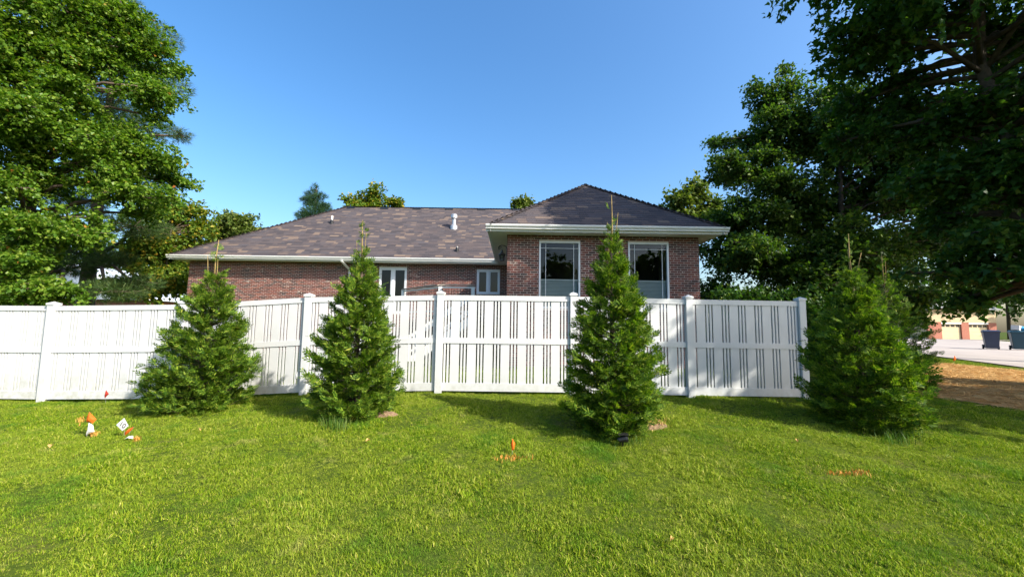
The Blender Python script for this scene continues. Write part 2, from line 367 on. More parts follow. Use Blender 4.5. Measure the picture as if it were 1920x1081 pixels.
wl = side('wing_side_wall', wx0, wx0 + .2, yw + .2, ym + .2); wr = side('wing_side_wall', wx1 - .2, wx1, yw + .2, ym + .2)
mr = side('main_wall', wx1, mx1, ym, ym + .2)
yb = 2 * (M_E['y'] + 5.46) - ym
ml = side('main_side_wall', mx0, mx0 + .2, ym + .2, yb); mr2 = side('main_side_wall', mx1 - .2, mx1, ym + .2, yb); mbk = side('main_back_wall', mx0, mx1, yb, yb + .2)
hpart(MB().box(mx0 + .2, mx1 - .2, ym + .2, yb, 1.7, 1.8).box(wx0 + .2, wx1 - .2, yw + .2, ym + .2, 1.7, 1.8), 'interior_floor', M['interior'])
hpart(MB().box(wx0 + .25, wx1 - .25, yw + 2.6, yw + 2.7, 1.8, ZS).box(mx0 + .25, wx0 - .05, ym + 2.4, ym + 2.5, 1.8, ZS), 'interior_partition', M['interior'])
# bricks of the wing front: the largest in view as single objects, the others joined
wb = bricks(wx0, wx1, WIN, ZB, ZS - .004); full = [q for q in wb if q[1] - q[0] > BL - JO - .002 and q[2] > 2.25]
full.sort(key=lambda q: (q[0] - 1.2) ** 2 * .4 + (q[2] - 2.9) ** 2); single = set(full[:300])
v, f = brick_boxes([(0, BL - JO, 0, BH - JO)], lambda u, d_, z_: np.stack([u, d_, z_], -1)); BRK = np_mesh('brick', v, f); BRK.materials.append(M['brick'])
for q in sorted(single):
    o = link('brick', BRK, None, ww); o.location = (q[0], yw - random.uniform(-.003, .003), q[2])
stuff_bricks([q for q in wb if q not in single], lambda u, d_, z_: np.stack([u, yw + d_, z_], -1), ww)
stuff_bricks(bricks(mx0, wx0 - .01, MWIN, ZB, ZS - .004), lambda u, d_, z_: np.stack([u, ym + d_, z_], -1), mw)
stuff_bricks(bricks(wx1 + .01, mx1, [], ZB, ZS - .004), lambda u, d_, z_: np.stack([u, ym + d_, z_], -1), mr)
stuff_bricks(bricks(yw + .2, ym - .012, [], ZB, ZS - .004), lambda u, d_, z_: np.stack([wx0 + d_, u, z_], -1), wl)
stuff_bricks(bricks(yw + .2, ym - .012, [], ZB, ZS - .004), lambda u, d_, z_: np.stack([wx1 - d_, u, z_], -1), wr)
stuff_bricks(bricks(ym + .2, yb, [], ZB, ZS - .004), lambda u, d_, z_: np.stack([mx0 + d_, u, z_], -1), ml)

# windows
def picture_window(xa, xb, za, zb, y):
    e = empty('window'); e.parent = house; e.location = HI
    fr = MB(); t = .05; y0, y1 = y - .012, y + .09
    fr.box(xa, xa + t, y0, y1, za, zb).box(xb - t, xb, y0, y1, za, zb).box(xa + t, xb - t, y0, y1, zb - t, zb).box(xa + t, xb - t, y0, y1, za, za + t)
    fr.build('frame', M['winframe'], e, bevel=.004)
    MB().add([(xa + t, y + .04, za + t), (xb - t, y + .04, za + t), (xb - t, y + .04, zb - t), (xa + t, y + .04, zb - t)], [(0, 1, 2, 3)]).build('pane', M['glass'], e)
    g = .012; zz = zb - .21
    MB().box(xa + t, xb - t, y + .024, y + .036, zz, zz + g).build('muntin', M['winframe'], e)
    for xx in (xa + .195, xb - .195): MB().box(xx, xx + g, y + .022, y + .038, za + t, zb - t).build('muntin', M['winframe'], e)
    # pleated shade drawn up to half height
    v = []; f = []; zt = 2.83; n = int((zt - za - t) / .02)
    for k in range(n + 1):
        for xx in (xa + t + .01, xb - t - .01): v.append((xx, y + .10 + (.012 if k % 2 else -.006), za + t + (zt - za - t) * k / n))
    for k in range(n): f.append((2 * k, 2 * k + 1, 2 * k + 3, 2 * k + 2))
    MB().add(v, f).build('pleated_shade', M['blind'], e)
    MB().box(xa + t + .005, xb - t - .005, y + .085, y + .12, zt, zt + .03).build('shade_rail', M['winframe'], e)
for q in WIN: picture_window(*q, yw)
def casement(xa, xb, za, zb, y, mull):
    e = empty('window'); e.parent = house; e.location = HI
    t = .055; y0, y1 = y - .012, y + .09; xm = (xa + xb) / 2
    fr = MB().box(xa, xa + t, y0, y1, za, zb).box(xb - t, xb, y0, y1, za, zb).box(xa + t, xb - t, y0, y1, zb - t, zb).box(xa + t, xb - t, y0, y1, za, za + t).box(xm - mull / 2, xm + mull / 2, y0, y1, za + t, zb - t)
    fr.build('frame', M['winframe'], e, bevel=.004)
    for a, b2 in ((xa + t, xm - mull / 2), (xm + mull / 2, xb - t)):
        s = .05; MB().box(a, a + s, y + .01, y + .06, za + t, zb - t).box(b2 - s, b2, y + .01, y + .06, za + t, zb - t).box(a + s, b2 - s, y + .01, y + .06, zb - t - s, zb - t).box(a + s, b2 - s, y + .01, y + .06, za + t, za + t + s).build('sash', M['winframe'], e)
        MB().add([(a + s, y + .03, za + t + s), (b2 - s, y + .03, za + t + s), (b2 - s, y + .03, zb - t - s), (a + s, y + .03, zb - t - s)], [(0, 1, 2, 3)]).build('pane', M['glass'], e)
casement(*MWIN[1], ym, .09); casement(*MWIN[0], ym, .10)

# roof planes: underlay, shingle courses, caps
EXPO = .175
def plane_frame(o, eu, ev):                 # o eave corner, eu along eave, ev up the slope (unit vectors)
    n = eu.cross(ev); return o, eu, ev, n
shing_single = []
def shingle_plane(o, eu, ev, length, inset0, inset1, rows, skip=None, widths=(.2, .27, .35, .46)):
    """shingles over a trapezoid: at slope distance v it spans u in [inset0*v, length-inset1*v]; returns joined verts/faces and single placements"""
    q = []; nrm = eu.cross(ev)
    for r_ in range(rows):
        v0 = r_ * EXPO - .02; ua, ub = inset0 * max(v0, 0), length - inset1 * max(v0, 0); u = ua - random.uniform(0, .2)
        while u < ub:
            wd = random.choice(widths) * random.uniform(.92, 1.08); a, b2 = max(u, ua), min(u + wd - .004, ub)
            if b2 - a > .03:
                c = o + eu * ((a + b2) / 2) + ev * (v0 + EXPO / 2)
                if not skip or not skip(c): q.append((a, b2, v0, random.choice((.005, .007, .009))))
            u += wd
    return q
def shingle_geo(q, o, eu, ev, nrm):
    n = len(q); Q = np.array(q); o, eu, ev, nrm = [np.array(t) for t in (o, eu, ev, nrm)]
    P = np.zeros((n, 8, 3)); ln = EXPO + .03
    for j, (iu, up, top) in enumerate(((0, 0, 0), (1, 0, 0), (1, 1, 0), (0, 1, 0), (0, 0, 1), (1, 0, 1), (1, 1, 1), (0, 1, 1))):
        h = np.full(n, .007 if top else .004) if up else (.006 + (Q[:, 3] if top else np.zeros(n)))
        P[:, j] = o + eu * Q[:, iu, None] + ev * (Q[:, 2] + up * ln)[:, None] + nrm * h[:, None]
    f = (BOXF[None] + (np.arange(n) * 8)[:, None, None]).reshape(-1, 4)
    return P.reshape(-1, 3), f
cs = 1 / math.sqrt(1 + SL * SL); sn = SL * cs
def cap_line(mb, a, b2, w_=.13):             # overlapping cap shingles along a hip or ridge
    a, b2 = Vector(a), Vector(b2); d = b2 - a; L = d.length; d.normalize(); sd = d.cross(Vector((0, 0, 1))).normalized(); up = sd.cross(d)
    n = int(L / .16)
    for k in range(n):
        p, q = a + d * (L * k / n), a + d * (L * (k + 1.25) / n)
        lo, hi = .012, .026
        v = [p + up * hi, p + sd * w_ - up * .035 + up * hi, p - sd * w_ - up * .035 + up * hi, q + up * lo, q + sd * w_ - up * .035 + up * lo, q - sd * w_ - up * .035 + up * lo]
        mb.add(v, [(0, 1, 4, 3), (0, 3, 5, 2), (0, 2, 1), (1, 2, 5, 4), (3, 4, 5)])
# main roof
ry = M_E['y'] + 5.46; rz = ZG + 5.46 * SL; rx0, rx1 = M_E['x0'] + 5.46, M_E['x1'] - 5.46; yb2 = M_E['y'] + 10.92
ZE = ZG - .01
e00, e10, e11, e01 = [Vector(p) for p in ((M_E['x0'], M_E['y'], ZE), (M_E['x1'], M_E['y'], ZE), (M_E['x1'], yb2, ZE), (M_E['x0'], yb2, ZE))]
R0, R1 = Vector((rx0, ry, rz - .01)), Vector((rx1, ry, rz - .01))
roof = hpart(MB().add([e00, e10, e11, e01, R0, R1], [(0, 1, 5, 4), (1, 2, 5), (2, 3, 4, 5), (3, 0, 4)]), 'main_roof', M['shingle'])
wc = (W_E['x0'] + W_E['x1']) / 2; wh = (W_E['x1'] - W_E['x0']) / 2
def under_wing(c): return abs(c.x - wc) < wh - (c.y - M_E['y']) - .02 or (c.y < M_E['y'] and abs(c.x - wc) < wh)
q = shingle_plane(e00, Vector((1, 0, 0)), Vector((0, cs, sn)), M_E['x1'] - M_E['x0'], cs, cs, int(5.46 / cs / EXPO), under_wing)
v, f = shingle_geo(q, e00, (1, 0, 0), (0, cs, sn), (0, -sn, cs)); link('shingles', np_mesh('shingles', v, f), M['shingle'], roof, 'stuff')
q = shingle_plane(e01, Vector((0, -1, 0)), Vector((cs, 0, sn)), 10.92, cs, cs, int(5.46 / cs / EXPO))
v, f = shingle_geo(q, e01, (0, -1, 0), (cs, 0, sn), (-sn, 0, cs)); link('shingles', np_mesh('shingles', v, f), M['shingle'], roof, 'stuff')
mb = MB(); cap_line(mb, e00, R0); cap_line(mb, R0, R1, .15); cap_line(mb, e01, R0); mb.build('ridge_cap', M['shingle'], roof)
# wing roof
A = Vector((wc, W_E['y'] + wh, ZE + wh * SL)); Bk = Vector((wc, M_E['y'] + wh, ZE + wh * SL))
w0, w1 = Vector((W_E['x0'], W_E['y'], ZE)), Vector((W_E['x1'], W_E['y'], ZE)); w2, w3 = Vector((W_E['x1'], M_E['y'], ZE)), Vector((W_E['x0'], M_E['y'], ZE))
wroof = hpart(MB().add([w0, w1, w2, w3, A, Bk], [(0, 1, 4), (1, 2, 5, 4), (3, 0, 4, 5)]), 'wing_roof', M['shingle'])
q = shingle_plane(w0, Vector((1, 0, 0)), Vector((0, cs, sn)), 2 * wh, cs, cs, int(wh / cs / EXPO) + 1, widths=(.28, .34, .42, .5))
SW = {}
q.sort(key=lambda t: t[2]); big = [t for t in q if t[1] - t[0] > .1][:300]; bs = set(big)
v, f = shingle_geo([t for t in q if t not in bs], w0, (1, 0, 0), (0, cs, sn), (0, -sn, cs)); link('shingles', np_mesh('shingles', v, f), M['shingle'], wroof, 'stuff')
v, f = shingle_geo([(0, 1, 0, .010)], (0, 0, 0), (1, 0, 0), (0, cs, sn), (0, -sn, cs)); SME = np_mesh('shingle', v, f); SME.materials.append(M['shingle'])
for t in big:
    o = link('shingle', SME, None, wroof); o.location = w0 + Vector((t[0], cs * t[2], sn * t[2])); o.scale = (t[1] - t[0], 1, 1)
for (oo, eu, sg, sk) in ((w3, (0, -1, 0), 1, None), (w1, (0, 1, 0), -1, None)):
    ev = Vector((sg * cs, 0, sn)); L = M_E['y'] - W_E['y']
    i0, i1 = ((-cs, cs) if sg == 1 else (cs, -cs))
    q = shingle_plane(oo, Vector(eu), ev, L, i0, i1, int(wh / cs / EXPO))
    v, f = shingle_geo(q, oo, eu, tuple(ev), (-sg * sn, 0, cs)); link('shingles', np_mesh('shingles', v, f), M['shingle'], wroof, 'stuff')
mb = MB(); cap_line(mb, w0, A); cap_line(mb, w1, A); cap_line(mb, A, Bk); mb.build('ridge_cap', M['shingle'], wroof)
# soffits
so = MB(); so.box(W_E['x0'] + .09, W_E['x1'] - .09, W_E['y'] + .09, yw - .012, ZS, ZS + .02)
so.box(W_E['x0'] + .09, wx0 - .012, yw - .01, M_E['y'] + .09, ZS, ZS + .02).box(wx1 + .012, W_E['x1'] - .09, yw - .01, M_E['y'] + .09, ZS, ZS + .02)
so.box(M_E['x0'] + .09, wx0 - .012, M_E['y'] + .092, ym - .012, ZS, ZS + .02).box(wx1 + .012, M_E['x1'] - .09, M_E['y'] + .092, ym - .012, ZS, ZS + .02)
so.box(M_E['x0'] + .09, mx0 - .012, ym - .01, yb + .2, ZS, ZS + .02)
hpart(so, 'soffit', M['soffit'])
# gutters: an ogee trough with a fascia board below and behind
GP = [(0, .0), (0, .02), (.012, .035), (.012, .06), (-.02, .075), (-.055, .105), (-.055, .125), (-.05, .128), (-.04, .11), (0, .085), (.08, .06), (.08, 0)]
def gutter(a, b2, out, name='gutter'):
    a, b2, out = Vector(a), Vector(b2), Vector(out); z0 = ZG - .122
    pr = [(-.02, 0), (-.005, .03), (-.045, .06), (-.06, .09), (-.06, .122), (-.045, .126), (.065, .118), (.065, 0)]
    mb = MB().prism([a - out * p + Vector((0, 0, z0 + q_ - a.z)) for p, q_ in [(t[0], t[1]) for t in pr]], a, b2)
    hpart(mb, name, M['trim'])
    fb = MB().prism([a - out * p + Vector((0, 0, ZS - .012 + q_ - a.z)) for p, q_ in ((.07, 0), (.07, .125), (.09, .125), (.09, 0))], a, b2)
    hpart(fb, 'fascia', M['trim'])
gutter((W_E['x0'] - .055, W_E['y'], ZG), (W_E['x1'] + .055, W_E['y'], ZG), (0, -1, 0))
gutter((W_E['x0'], W_E['y'] + .012, ZG), (W_E['x0'], M_E['y'] - .062, ZG), (-1, 0, 0)); gutter((W_E['x1'], W_E['y'] + .012, ZG), (W_E['x1'], M_E['y'] - .062, ZG), (1, 0, 0))
gutter((M_E['x0'] - .055, M_E['y'], ZG), (W_E['x0'] + .07, M_E['y'], ZG), (0, -1, 0)); gutter((W_E['x1'] - .07, M_E['y'], ZG), (M_E['x1'] + .055, M_E['y'], ZG), (0, -1, 0))
gutter((M_E['x0'], M_E['y'] + .012, ZG), (M_E['x0'], yb2, ZG), (-1, 0, 0))
# downspout
xd = at(641, 490, M_E['y']).x
mb = MB()
pts = [(xd, M_E['y'] - .02, ZG - .11), (xd, M_E['y'] + .0, ZG - .2), (xd + .17, ym - .06, ZS - .32), (xd + .17, ym - .06, .35)]
for a, b2 in zip(pts[:-1], pts[1:]): mb.bar(a, b2, .085, .06, (0, 1, .3))
hpart(mb, 'downspout', M['trim'])
# roof vents and pipes
def on_roof(px, py):
    d = ray(px, py); t = ((ZE - CAM.z) - SL * (M_E['y'] - CAM.y)) / (d.z - SL * d.y); return CAM + d * t
for px in (657, 720, 781, 842, 903, 968):
    p = on_roof(px, 393.5 + (px - 800) * .0125); t = MB()
    for (dv, h) in ((0, .02),):
        a = p; t.prism([a + Vector((-.22, 0, .0)), a + Vector((-.22, 0, .085)), a + Vector((-.22, .22, .215)), a + Vector((-.22, .34, .24))], (0, 0, 0), (.44, 0, 0))
    hpart(t, 'slot_vent', M['black'])
def pipe(px, py, h, r_, mat, hood=False):
    p = on_roof(px, py); e = empty('vent_pipe'); e.parent = house; e.location = HI
    MB().tube([p - Vector((0, 0, .05)), p + Vector((0, 0, h))], r_, 14).build('pipe', mat, e, smooth=False)
    MB().tube([p - Vector((0, 0, .1)), p + Vector((0, 0, .12)), p + Vector((0, 0, .2))], [r_ * 2.0, r_ * 1.9, r_ * 1.05], 14).build('flashing', M['steel'] if hood else M['black'], e)
    if hood:
        MB().tube([p + Vector((0, 0, h - .1)), p + Vector((0, 0, h - .07)), p + Vector((0, 0, h + .1)), p + Vector((0, 0, h + .14))], [r_ * 1.2, r_ * 1.75, r_ * 1.75, r_ * 1.4], 14).build('hood', mat, e)
pipe(622, 419, .42, .05, M['pvc']); pipe(851, 428, .60, .095, M['steel'], True); pipe(857, 471, .22, .04, M['pvc'])

# wall lantern on the corner of the wing
lt = empty('wall_lantern', (wx0 - .16, yw + .16, 3.42)); tag(lt, 'black scrolled wall lantern hanging under the eave at the brick corner', 'lantern')
mb = MB().tube([(.15, 0, .12), (.15, 0, .40)], .018, 8)
sp = [(.14 - .13 + .13 * math.cos(t), 0, .36 + .10 * math.sin(t)) for t in np.linspace(0, math.pi, 12)] + [(-.12 + .05 * (1 - t), 0, .36 - .06 * t) for t in (.3, .7)]
mb.tube(sp, .013, 6); mb.tube([(-.06 + .05 * math.cos(t) * (1 - t / 9), 0, .38 + .05 * math.sin(t) * (1 - t / 9)) for t in np.linspace(0, 6.5, 18)], .009, 6); mb.build('bracket', M['black'], lt)
MB().tube([(0, 0, .28), (0, 0, .30), (0, 0, .25), (0, 0, .22), (0, 0, .17), (0, 0, .165)][0:0] or [(0, 0, .165), (0, 0, .19), (0, 0, .23), (0, 0, .27), (0, 0, .33)], [.115, .10, .05, .03, .012], 6).build('cap', M['black'], lt)
mb = MB()
for k in range(6):
    t = k * math.pi / 3; mb.bar((.095 * math.cos(t), .095 * math.sin(t), .165), (.065 * math.cos(t), .065 * math.sin(t), .0), .014, .014)
mb.build('cage', M['black'], lt); MB().tube([(0, 0, -.015), (0, 0, .012)], .075, 6).build('base', M['black'], lt)
MB().tube([(0, 0, .013), (0, 0, .163)], [.058, .086], 6).build('glass_panel', M['glass'], lt)

# deck beside the wing with wire-panel railing and stairs
dk = empty('deck', (-2.5, 15.5, .27)); tag(dk, 'raised wooden deck with white posts and wire panel railing beside house wall', 'deck')
DI = (2.5, -15.5, -.27); ZD = 1.80
def dpart(mb, name, mat, parent=None, **k):
    o = mb.build(name, mat, parent or dk, **k)
    if parent is None: o.location = DI
    return o
yy = 13.95
while yy < ym - .12:
    x0 = -2.6 if yy < 14.1 else max(-4.5, -2.6 - (yy - 14.1) * .95)
    dpart(MB().box(x0, -.80 if yy < 16 else -.25, yy, yy + .135, ZD - .03, ZD), 'deck_board', M['wood']); yy += .142
for (x, y) in ((-2.55, 14), (-1.385, 14), (-4.42, 16)):
    dpart(MB().box(x - .06, x + .06, y - .06, y + .06, .2, 2.80 if x > -4 else 2.83), 'post', M['trim'])
def railing(a, b2):
    a, b2 = Vector(a), Vector(b2)
    dpart(MB().bar(a + Vector((0, 0, 2.86)), b2 + Vector((0, 0, 2.86)), .14, .035), 'top_rail', M['wood']); dpart(MB().bar(a + Vector((0, 0, 2.78)), b2 + Vector((0, 0, 2.78)), .04, .06), 'rail', M['trim']); dpart(MB().bar(a + Vector((0, 0, 1.93)), b2 + Vector((0, 0, 1.93)), .04, .06), 'rail', M['trim'])
    mb = MB(); L = (b2 - a).length; d = (b2 - a).normalized(); n = int(L / .10)
    for k in range(1, n): mb.tube([a + d * (L * k / n) + Vector((0, 0, 1.95)), a + d * (L * k / n) + Vector((0, 0, 2.76))], .006, 4)
    for k in range(1, 8): mb.tube([a + Vector((0, 0, 1.95 + .1 * k)), b2 + Vector((0, 0, 1.95 + .1 * k))], .006, 4)
    dpart(mb, 'wire_panel', M['black'])
railing((-2.58, 14, 0), (-1.3, 14, 0)); railing((-2.6, 14.03, 0), (-4.42, 16, 0))
for yy in (12.95, 13.8):
    dpart(MB().bar((-1.35, yy, 1.62), (-3.35, yy, .22), .04, .24), 'stringer', M['trim']); dpart(MB().bar((-1.45, yy, 2.38), (-3.3, yy, 1.06), .05, .09), 'handrail', M['trim']); dpart(MB().bar((-1.45, yy, 1.9), (-3.3, yy, .56), .04, .06), 'stair_rail', M['trim'])
    dpart(MB().box(-3.36, -3.26, yy - .05, yy + .05, .2, 1.12), 'newel_post', M['trim'])
for k in range(8): dpart(MB().box(-1.5 - .24 * k - .14, -1.5 - .24 * k + .14, 12.97, 13.78, 1.58 - .168 * k, 1.62 - .168 * k), 'stair_tread', M['wood'])

# ------------------------------------------------------------------ trees
LEAF4 = np.array([[0, 0, 0], [.36, .42, .06], [0, 1.0, 0], [-.36, .42, .06]])
LEAFS = np.array([[0, 0, 0], [.42, .55, .08], [0, 1.0, -.04], [-.42, .55, .08]])
LEAF6 = np.array([[0, 0, 0], [.50, .22, .05], [.24, .50, .02], [.0, 1.0, -.05], [-.24, .50, .02], [-.50, .22, .05]])
def frames(n, d, up):
    """orthonormal frames whose y axis is d and z axis close to up"""
    y = d / np.linalg.norm(d, axis=1, keepdims=True); x = np.cross(y, up); x /= np.linalg.norm(x, axis=1, keepdims=True) + 1e-9; z = np.cross(x, y)
    return np.stack([x, y, z], 1)
def scatter(tmpl, faces, P, Fm, s):
    n, k = len(P), len(tmpl)
    T = np.einsum('kj,njc->nkc', tmpl, Fm) * s[:, None, None] + P[:, None, :]
    f = (faces[None] + (np.arange(n) * k)[:, None, None]).reshape(-1, faces.shape[1])
    return T.reshape(-1, 3), f
def lobes_from_px(lst):
    """(px, py, Y, half width px, half height px[, depth m]) -> centre and radii in metres"""
    out = []
    for t in lst:
        c = at(*t[:3]); sx, sz = t[3] * t[2] / F, t[4] * t[2] / F; out.append((np.array(c), np.array([sx, t[5] if len(t) > 5 else max(sx, sz) * .9, sz])))
    return out
def fuzz(lobes, k=4):
    out = []
    for c, r in lobes:
        out.append((c, r * .82))
        for _ in range(k):
            d = RNG.normal(size=3); d[2] *= .8; d /= np.linalg.norm(d); q = RNG.uniform(.28, .55)
            out.append((c + d * r * RNG.uniform(.75, 1.08), r * q * np.array([1.15, 1.0, .75])))
    return out
def leaf_crown(lobes, n_leaf, size, spray=.75, flat=.35, tmpl=LEAF4, shell=.40, droop=.15):
    vol = np.array([np.prod(r) ** (2 / 3.) for _, r in lobes]); cnt = (n_leaf * vol / vol.sum()).astype(int); VV = []; FF = []; base = 0; ends = []
    for (c, r), n in zip(lobes, cnt):
        nsp = max(4, n // 34)
        d = RNG.normal(size=(nsp, 3)); d /= np.linalg.norm(d, axis=1, keepdims=True); rad = (shell + (1 - shell) * RNG.random(nsp)) * (1 + .24 * RNG.normal(size=nsp))
        inner = RNG.random(nsp) < .3; rad[inner] *= RNG.random(inner.sum()) ** .5
        sc = c + d * rad[:, None] * r; ends.append(sc[:: max(1, nsp // 40)])
        out = d * np.array([1, 1, .45]) + RNG.normal(size=(nsp, 3)) * .35; out[:, 2] -= droop; out /= np.linalg.norm(out, axis=1, keepdims=True)
        k = 34; t = RNG.random((nsp, k)) - .5; L = spray * (.6 + .8 * RNG.random(nsp))
        lat = np.cross(out, np.array([0, 0, 1.0])); lat /= np.linalg.norm(lat, axis=1, keepdims=True) + 1e-9
        P = sc[:, None] + out[:, None] * (t * L[:, None])[..., None] + lat[:, None] * (RNG.normal(size=(nsp, k)) * .30 * L[:, None] * (.75 - t))[..., None]
        P[..., 2] += RNG.normal(size=(nsp, k)) * flat * .35 * L[:, None] - droop * .6 * (t + .5) ** 2
        P = P.reshape(-1, 3); N = len(P)
        dd = np.repeat(out, k, 0) + RNG.normal(size=(N, 3)) * .8; dd[:, 2] -= .25
        up = np.array([0, 0, 1.0]) + RNG.normal(size=(N, 3)) * .55
        s = size * (.65 + .7 * RNG.random(N))
        fc = np.arange(len(tmpl))[None]
        v, f = scatter(tmpl, fc, P, frames(N, dd, up), s); VV.append(v); FF.append(f + base); base += len(v)
    return np.concatenate(VV), np.concatenate(FF), ends
def needle_crown(lobes, n_tuft, length, per=9, flat=.4):
    """soft boughs of needles: tufts of thin blades"""
    vol = np.array([np.prod(r) ** (2 / 3.) for _, r in lobes]); cnt = (n_tuft * vol / vol.sum()).astype(int); VV = []; FF = []; base = 0; ends = []
    tm = np.array([[-.03, 0, 0], [.03, 0, 0], [0, 1, 0]])
    for (c, r), n in zip(lobes, cnt):
        d = RNG.normal(size=(n, 3)); d /= np.linalg.norm(d, axis=1, keepdims=True); rad = RNG.random(n) ** .45
        sc = c + d * rad[:, None] * r; ends.append(sc[:: max(1, n // 14)])
        out = d * np.array([1, 1, .3]) + np.array([0, 0, .35]) + RNG.normal(size=(n, 3)) * .25
        dd = np.repeat(out, per, 0) + RNG.normal(size=(n * per, 3)) * .55; P = np.repeat(sc, per, 0) + RNG.normal(size=(n * per, 3)) * .03; N = len(P)
        v, f = scatter(tm, np.array([[0, 1, 2]]), P, frames(N, dd, RNG.normal(size=(N, 3)) + np.array([0, 0, .5])), length * (.6 + .6 * RNG.random(N))); VV.append(v); FF.append(f + base); base += len(v)
    return np.concatenate(VV), np.concatenate(FF), ends
def tree(name, label, trunk, r0, lobes, crown, mat, group=None, twigs=True, cat='tree', limb=.3):
    """trunk: list of points; limbs run from the trunk to each lobe and on to some of its sprays"""
    b0 = Vector(trunk[0]); root = empty(name, b0); tag(root, label, cat, group); inv = tuple(-b0)
    mb = MB(); n = len(trunk); rad = [r0 * (1 - .8 * i / (n - 1)) for i in range(n)]; rad[0] *= 1.25; mb.tube(trunk, rad, 9)
    V, Fc, ends = crown
    T = np.array([tuple(p) for p in trunk])
    for (c, r), en in zip(lobes, ends):
        zj = c[2] - .9 * max(r[0], r[2]); t = np.clip(np.interp(zj, T[:, 2], np.arange(n)), .25 * (n - 1), n - 1); i0 = min(int(t), n - 2)
        p0 = Vector(T[i0] * (1 - (t - i0)) + T[i0 + 1] * (t - i0)); cv = Vector(c); L = (cv - p0).length; rl = max(.025, r0 * limb * (.5 + .5 * (1 - t / n)))
        m1 = p0.lerp(cv, .5) + Vector((random.uniform(-.1, .1) * L, random.uniform(-.1, .1) * L, .08 * L)); mb.tube([p0, m1, cv], [rl, rl * .75, rl * .45], 6)
        if twigs:
            for e in en[:26]:
                ev = Vector(e); mb.tube([cv, cv.lerp(ev, .5) + Vector((0, 0, .06)), ev], [rl * .32, rl * .2, .008], 4, False)
    tr = mb.build('trunk', M['bark'], root, smooth=True); tr.location = inv
    me = np_mesh('crown', V - np.array(b0), Fc); link('crown', me, mat, root)
    return root
def base_at(px, Y): 
    x = at(px, 640, Y).x; return Vector((x, Y, float(G(x, Y)) - .1))
# --- left: oak over the fence
lob = lobes_from_px([(40, 70, 14, 110, 80), (150, 30, 15, 90, 60), (10, 220, 13, 70, 60), (95, 160, 14.5, 75, 40), (195, 110, 15.5, 75, 50), (270, 90, 16, 80, 55), (150, 235, 15, 75, 45), (300, 180, 16, 55, 40),
    (10, 340, 13, 45, 30), (205, 305, 15, 80, 40), (295, 300, 15.5, 65, 45), (250, 365, 15, 85, 35), (60, 430, 12.5, 85, 40), (130, 420, 13, 50, 28), (30, 500, 12.2, 60, 40), (80, 540, 12, 40, 26), (15, 555, 12, 45, 22), (125, 550, 12.5, 28, 18), (-90, 300, 13, 90, 200), (-40, 60, 13, 90, 90), (120, -60, 15, 140, 60)])
b0 = base_at(-10, 15); tk = [b0, b0 + Vector((.2, 0, 3)), b0 + Vector((.6, .1, 6.5)), b0 + Vector((1.0, 0, 10)), b0 + Vector((1.4, 0, 14))]
lob = fuzz(lob); tree('oak_tree', 'tall leafy oak with bright green foliage over the left fence panels', tk, .32, lob, leaf_crown(lob, 150000, .122, .62, tmpl=LEAFS), M['oak'])
# --- left: pine behind the oak
pl = [(205, -10, 20, 50, 30), (250, 60, 20, 80, 30), (205, 100, 20, 70, 30), (270, 150, 20, 80, 30), (180, 190, 20, 80, 30), (255, 235, 20, 70, 28), (180, 285, 20, 80, 30), (265, 330, 20, 70, 26), (130, 370, 20, 60, 28), (250, 425, 18.5, 65, 24), (150, 475, 19, 80, 26), (215, 490, 18.5, 40, 18), (200, 548, 16, 62, 20), (120, 505, 18, 45, 16), (250, 530, 17, 45, 16), (340, 255, 20, 20, 14)]
lob = lobes_from_px(pl); b0 = base_at(152, 20); tk = [b0, b0 + Vector((0, 0, 4)), b0 + Vector((.1, 0, 9)), b0 + Vector((.1, 0, 14)), b0 + Vector((.1, 0, 19.5))]
tree('pine_tree', 'dark pine with thick bare lower trunk behind the oak leaves', tk, .36, lob, needle_crown(lob, 12500, .28, 9), M['pine'])
# --- left: small tree turning yellow beside the house corner
lob = lobes_from_px([(325, 400, 20.5, 50, 35), (370, 430, 21, 26, 24), (275, 465, 19.5, 45, 40), (325, 460, 20.5, 36, 36), (285, 525, 18.5, 38, 32), (325, 530, 19.5, 22, 28), (240, 540, 18, 36, 22)])
b0 = base_at(290, 20); tk = [b0, b0 + Vector((0, 0, 2)), b0 + Vector((.2, 0, 4)), b0 + Vector((.3, 0, 6))]
lob = fuzz(lob); tree('small_tree', 'small tree with yellowing leaves beside the left roof corner', tk, .11, lob, leaf_crown(lob, 22000, .17, .7), M['yellow'])
lob = lobes_from_px([(440, 420, 34, 34, 28), (415, 440, 34, 25, 25), (462, 435, 34, 22, 18)]); b0 = base_at(440, 34); tk = [b0, b0 + Vector((0, 0, 4)), b0 + Vector((0, 0, 8)), b0 + Vector((0, 0, 10))]
tree('round_tree', 'pale green round tree peeking over the left end of the roof', tk, .2, lob, leaf_crown(lob, 9000, .26, .9), M['fartree'])
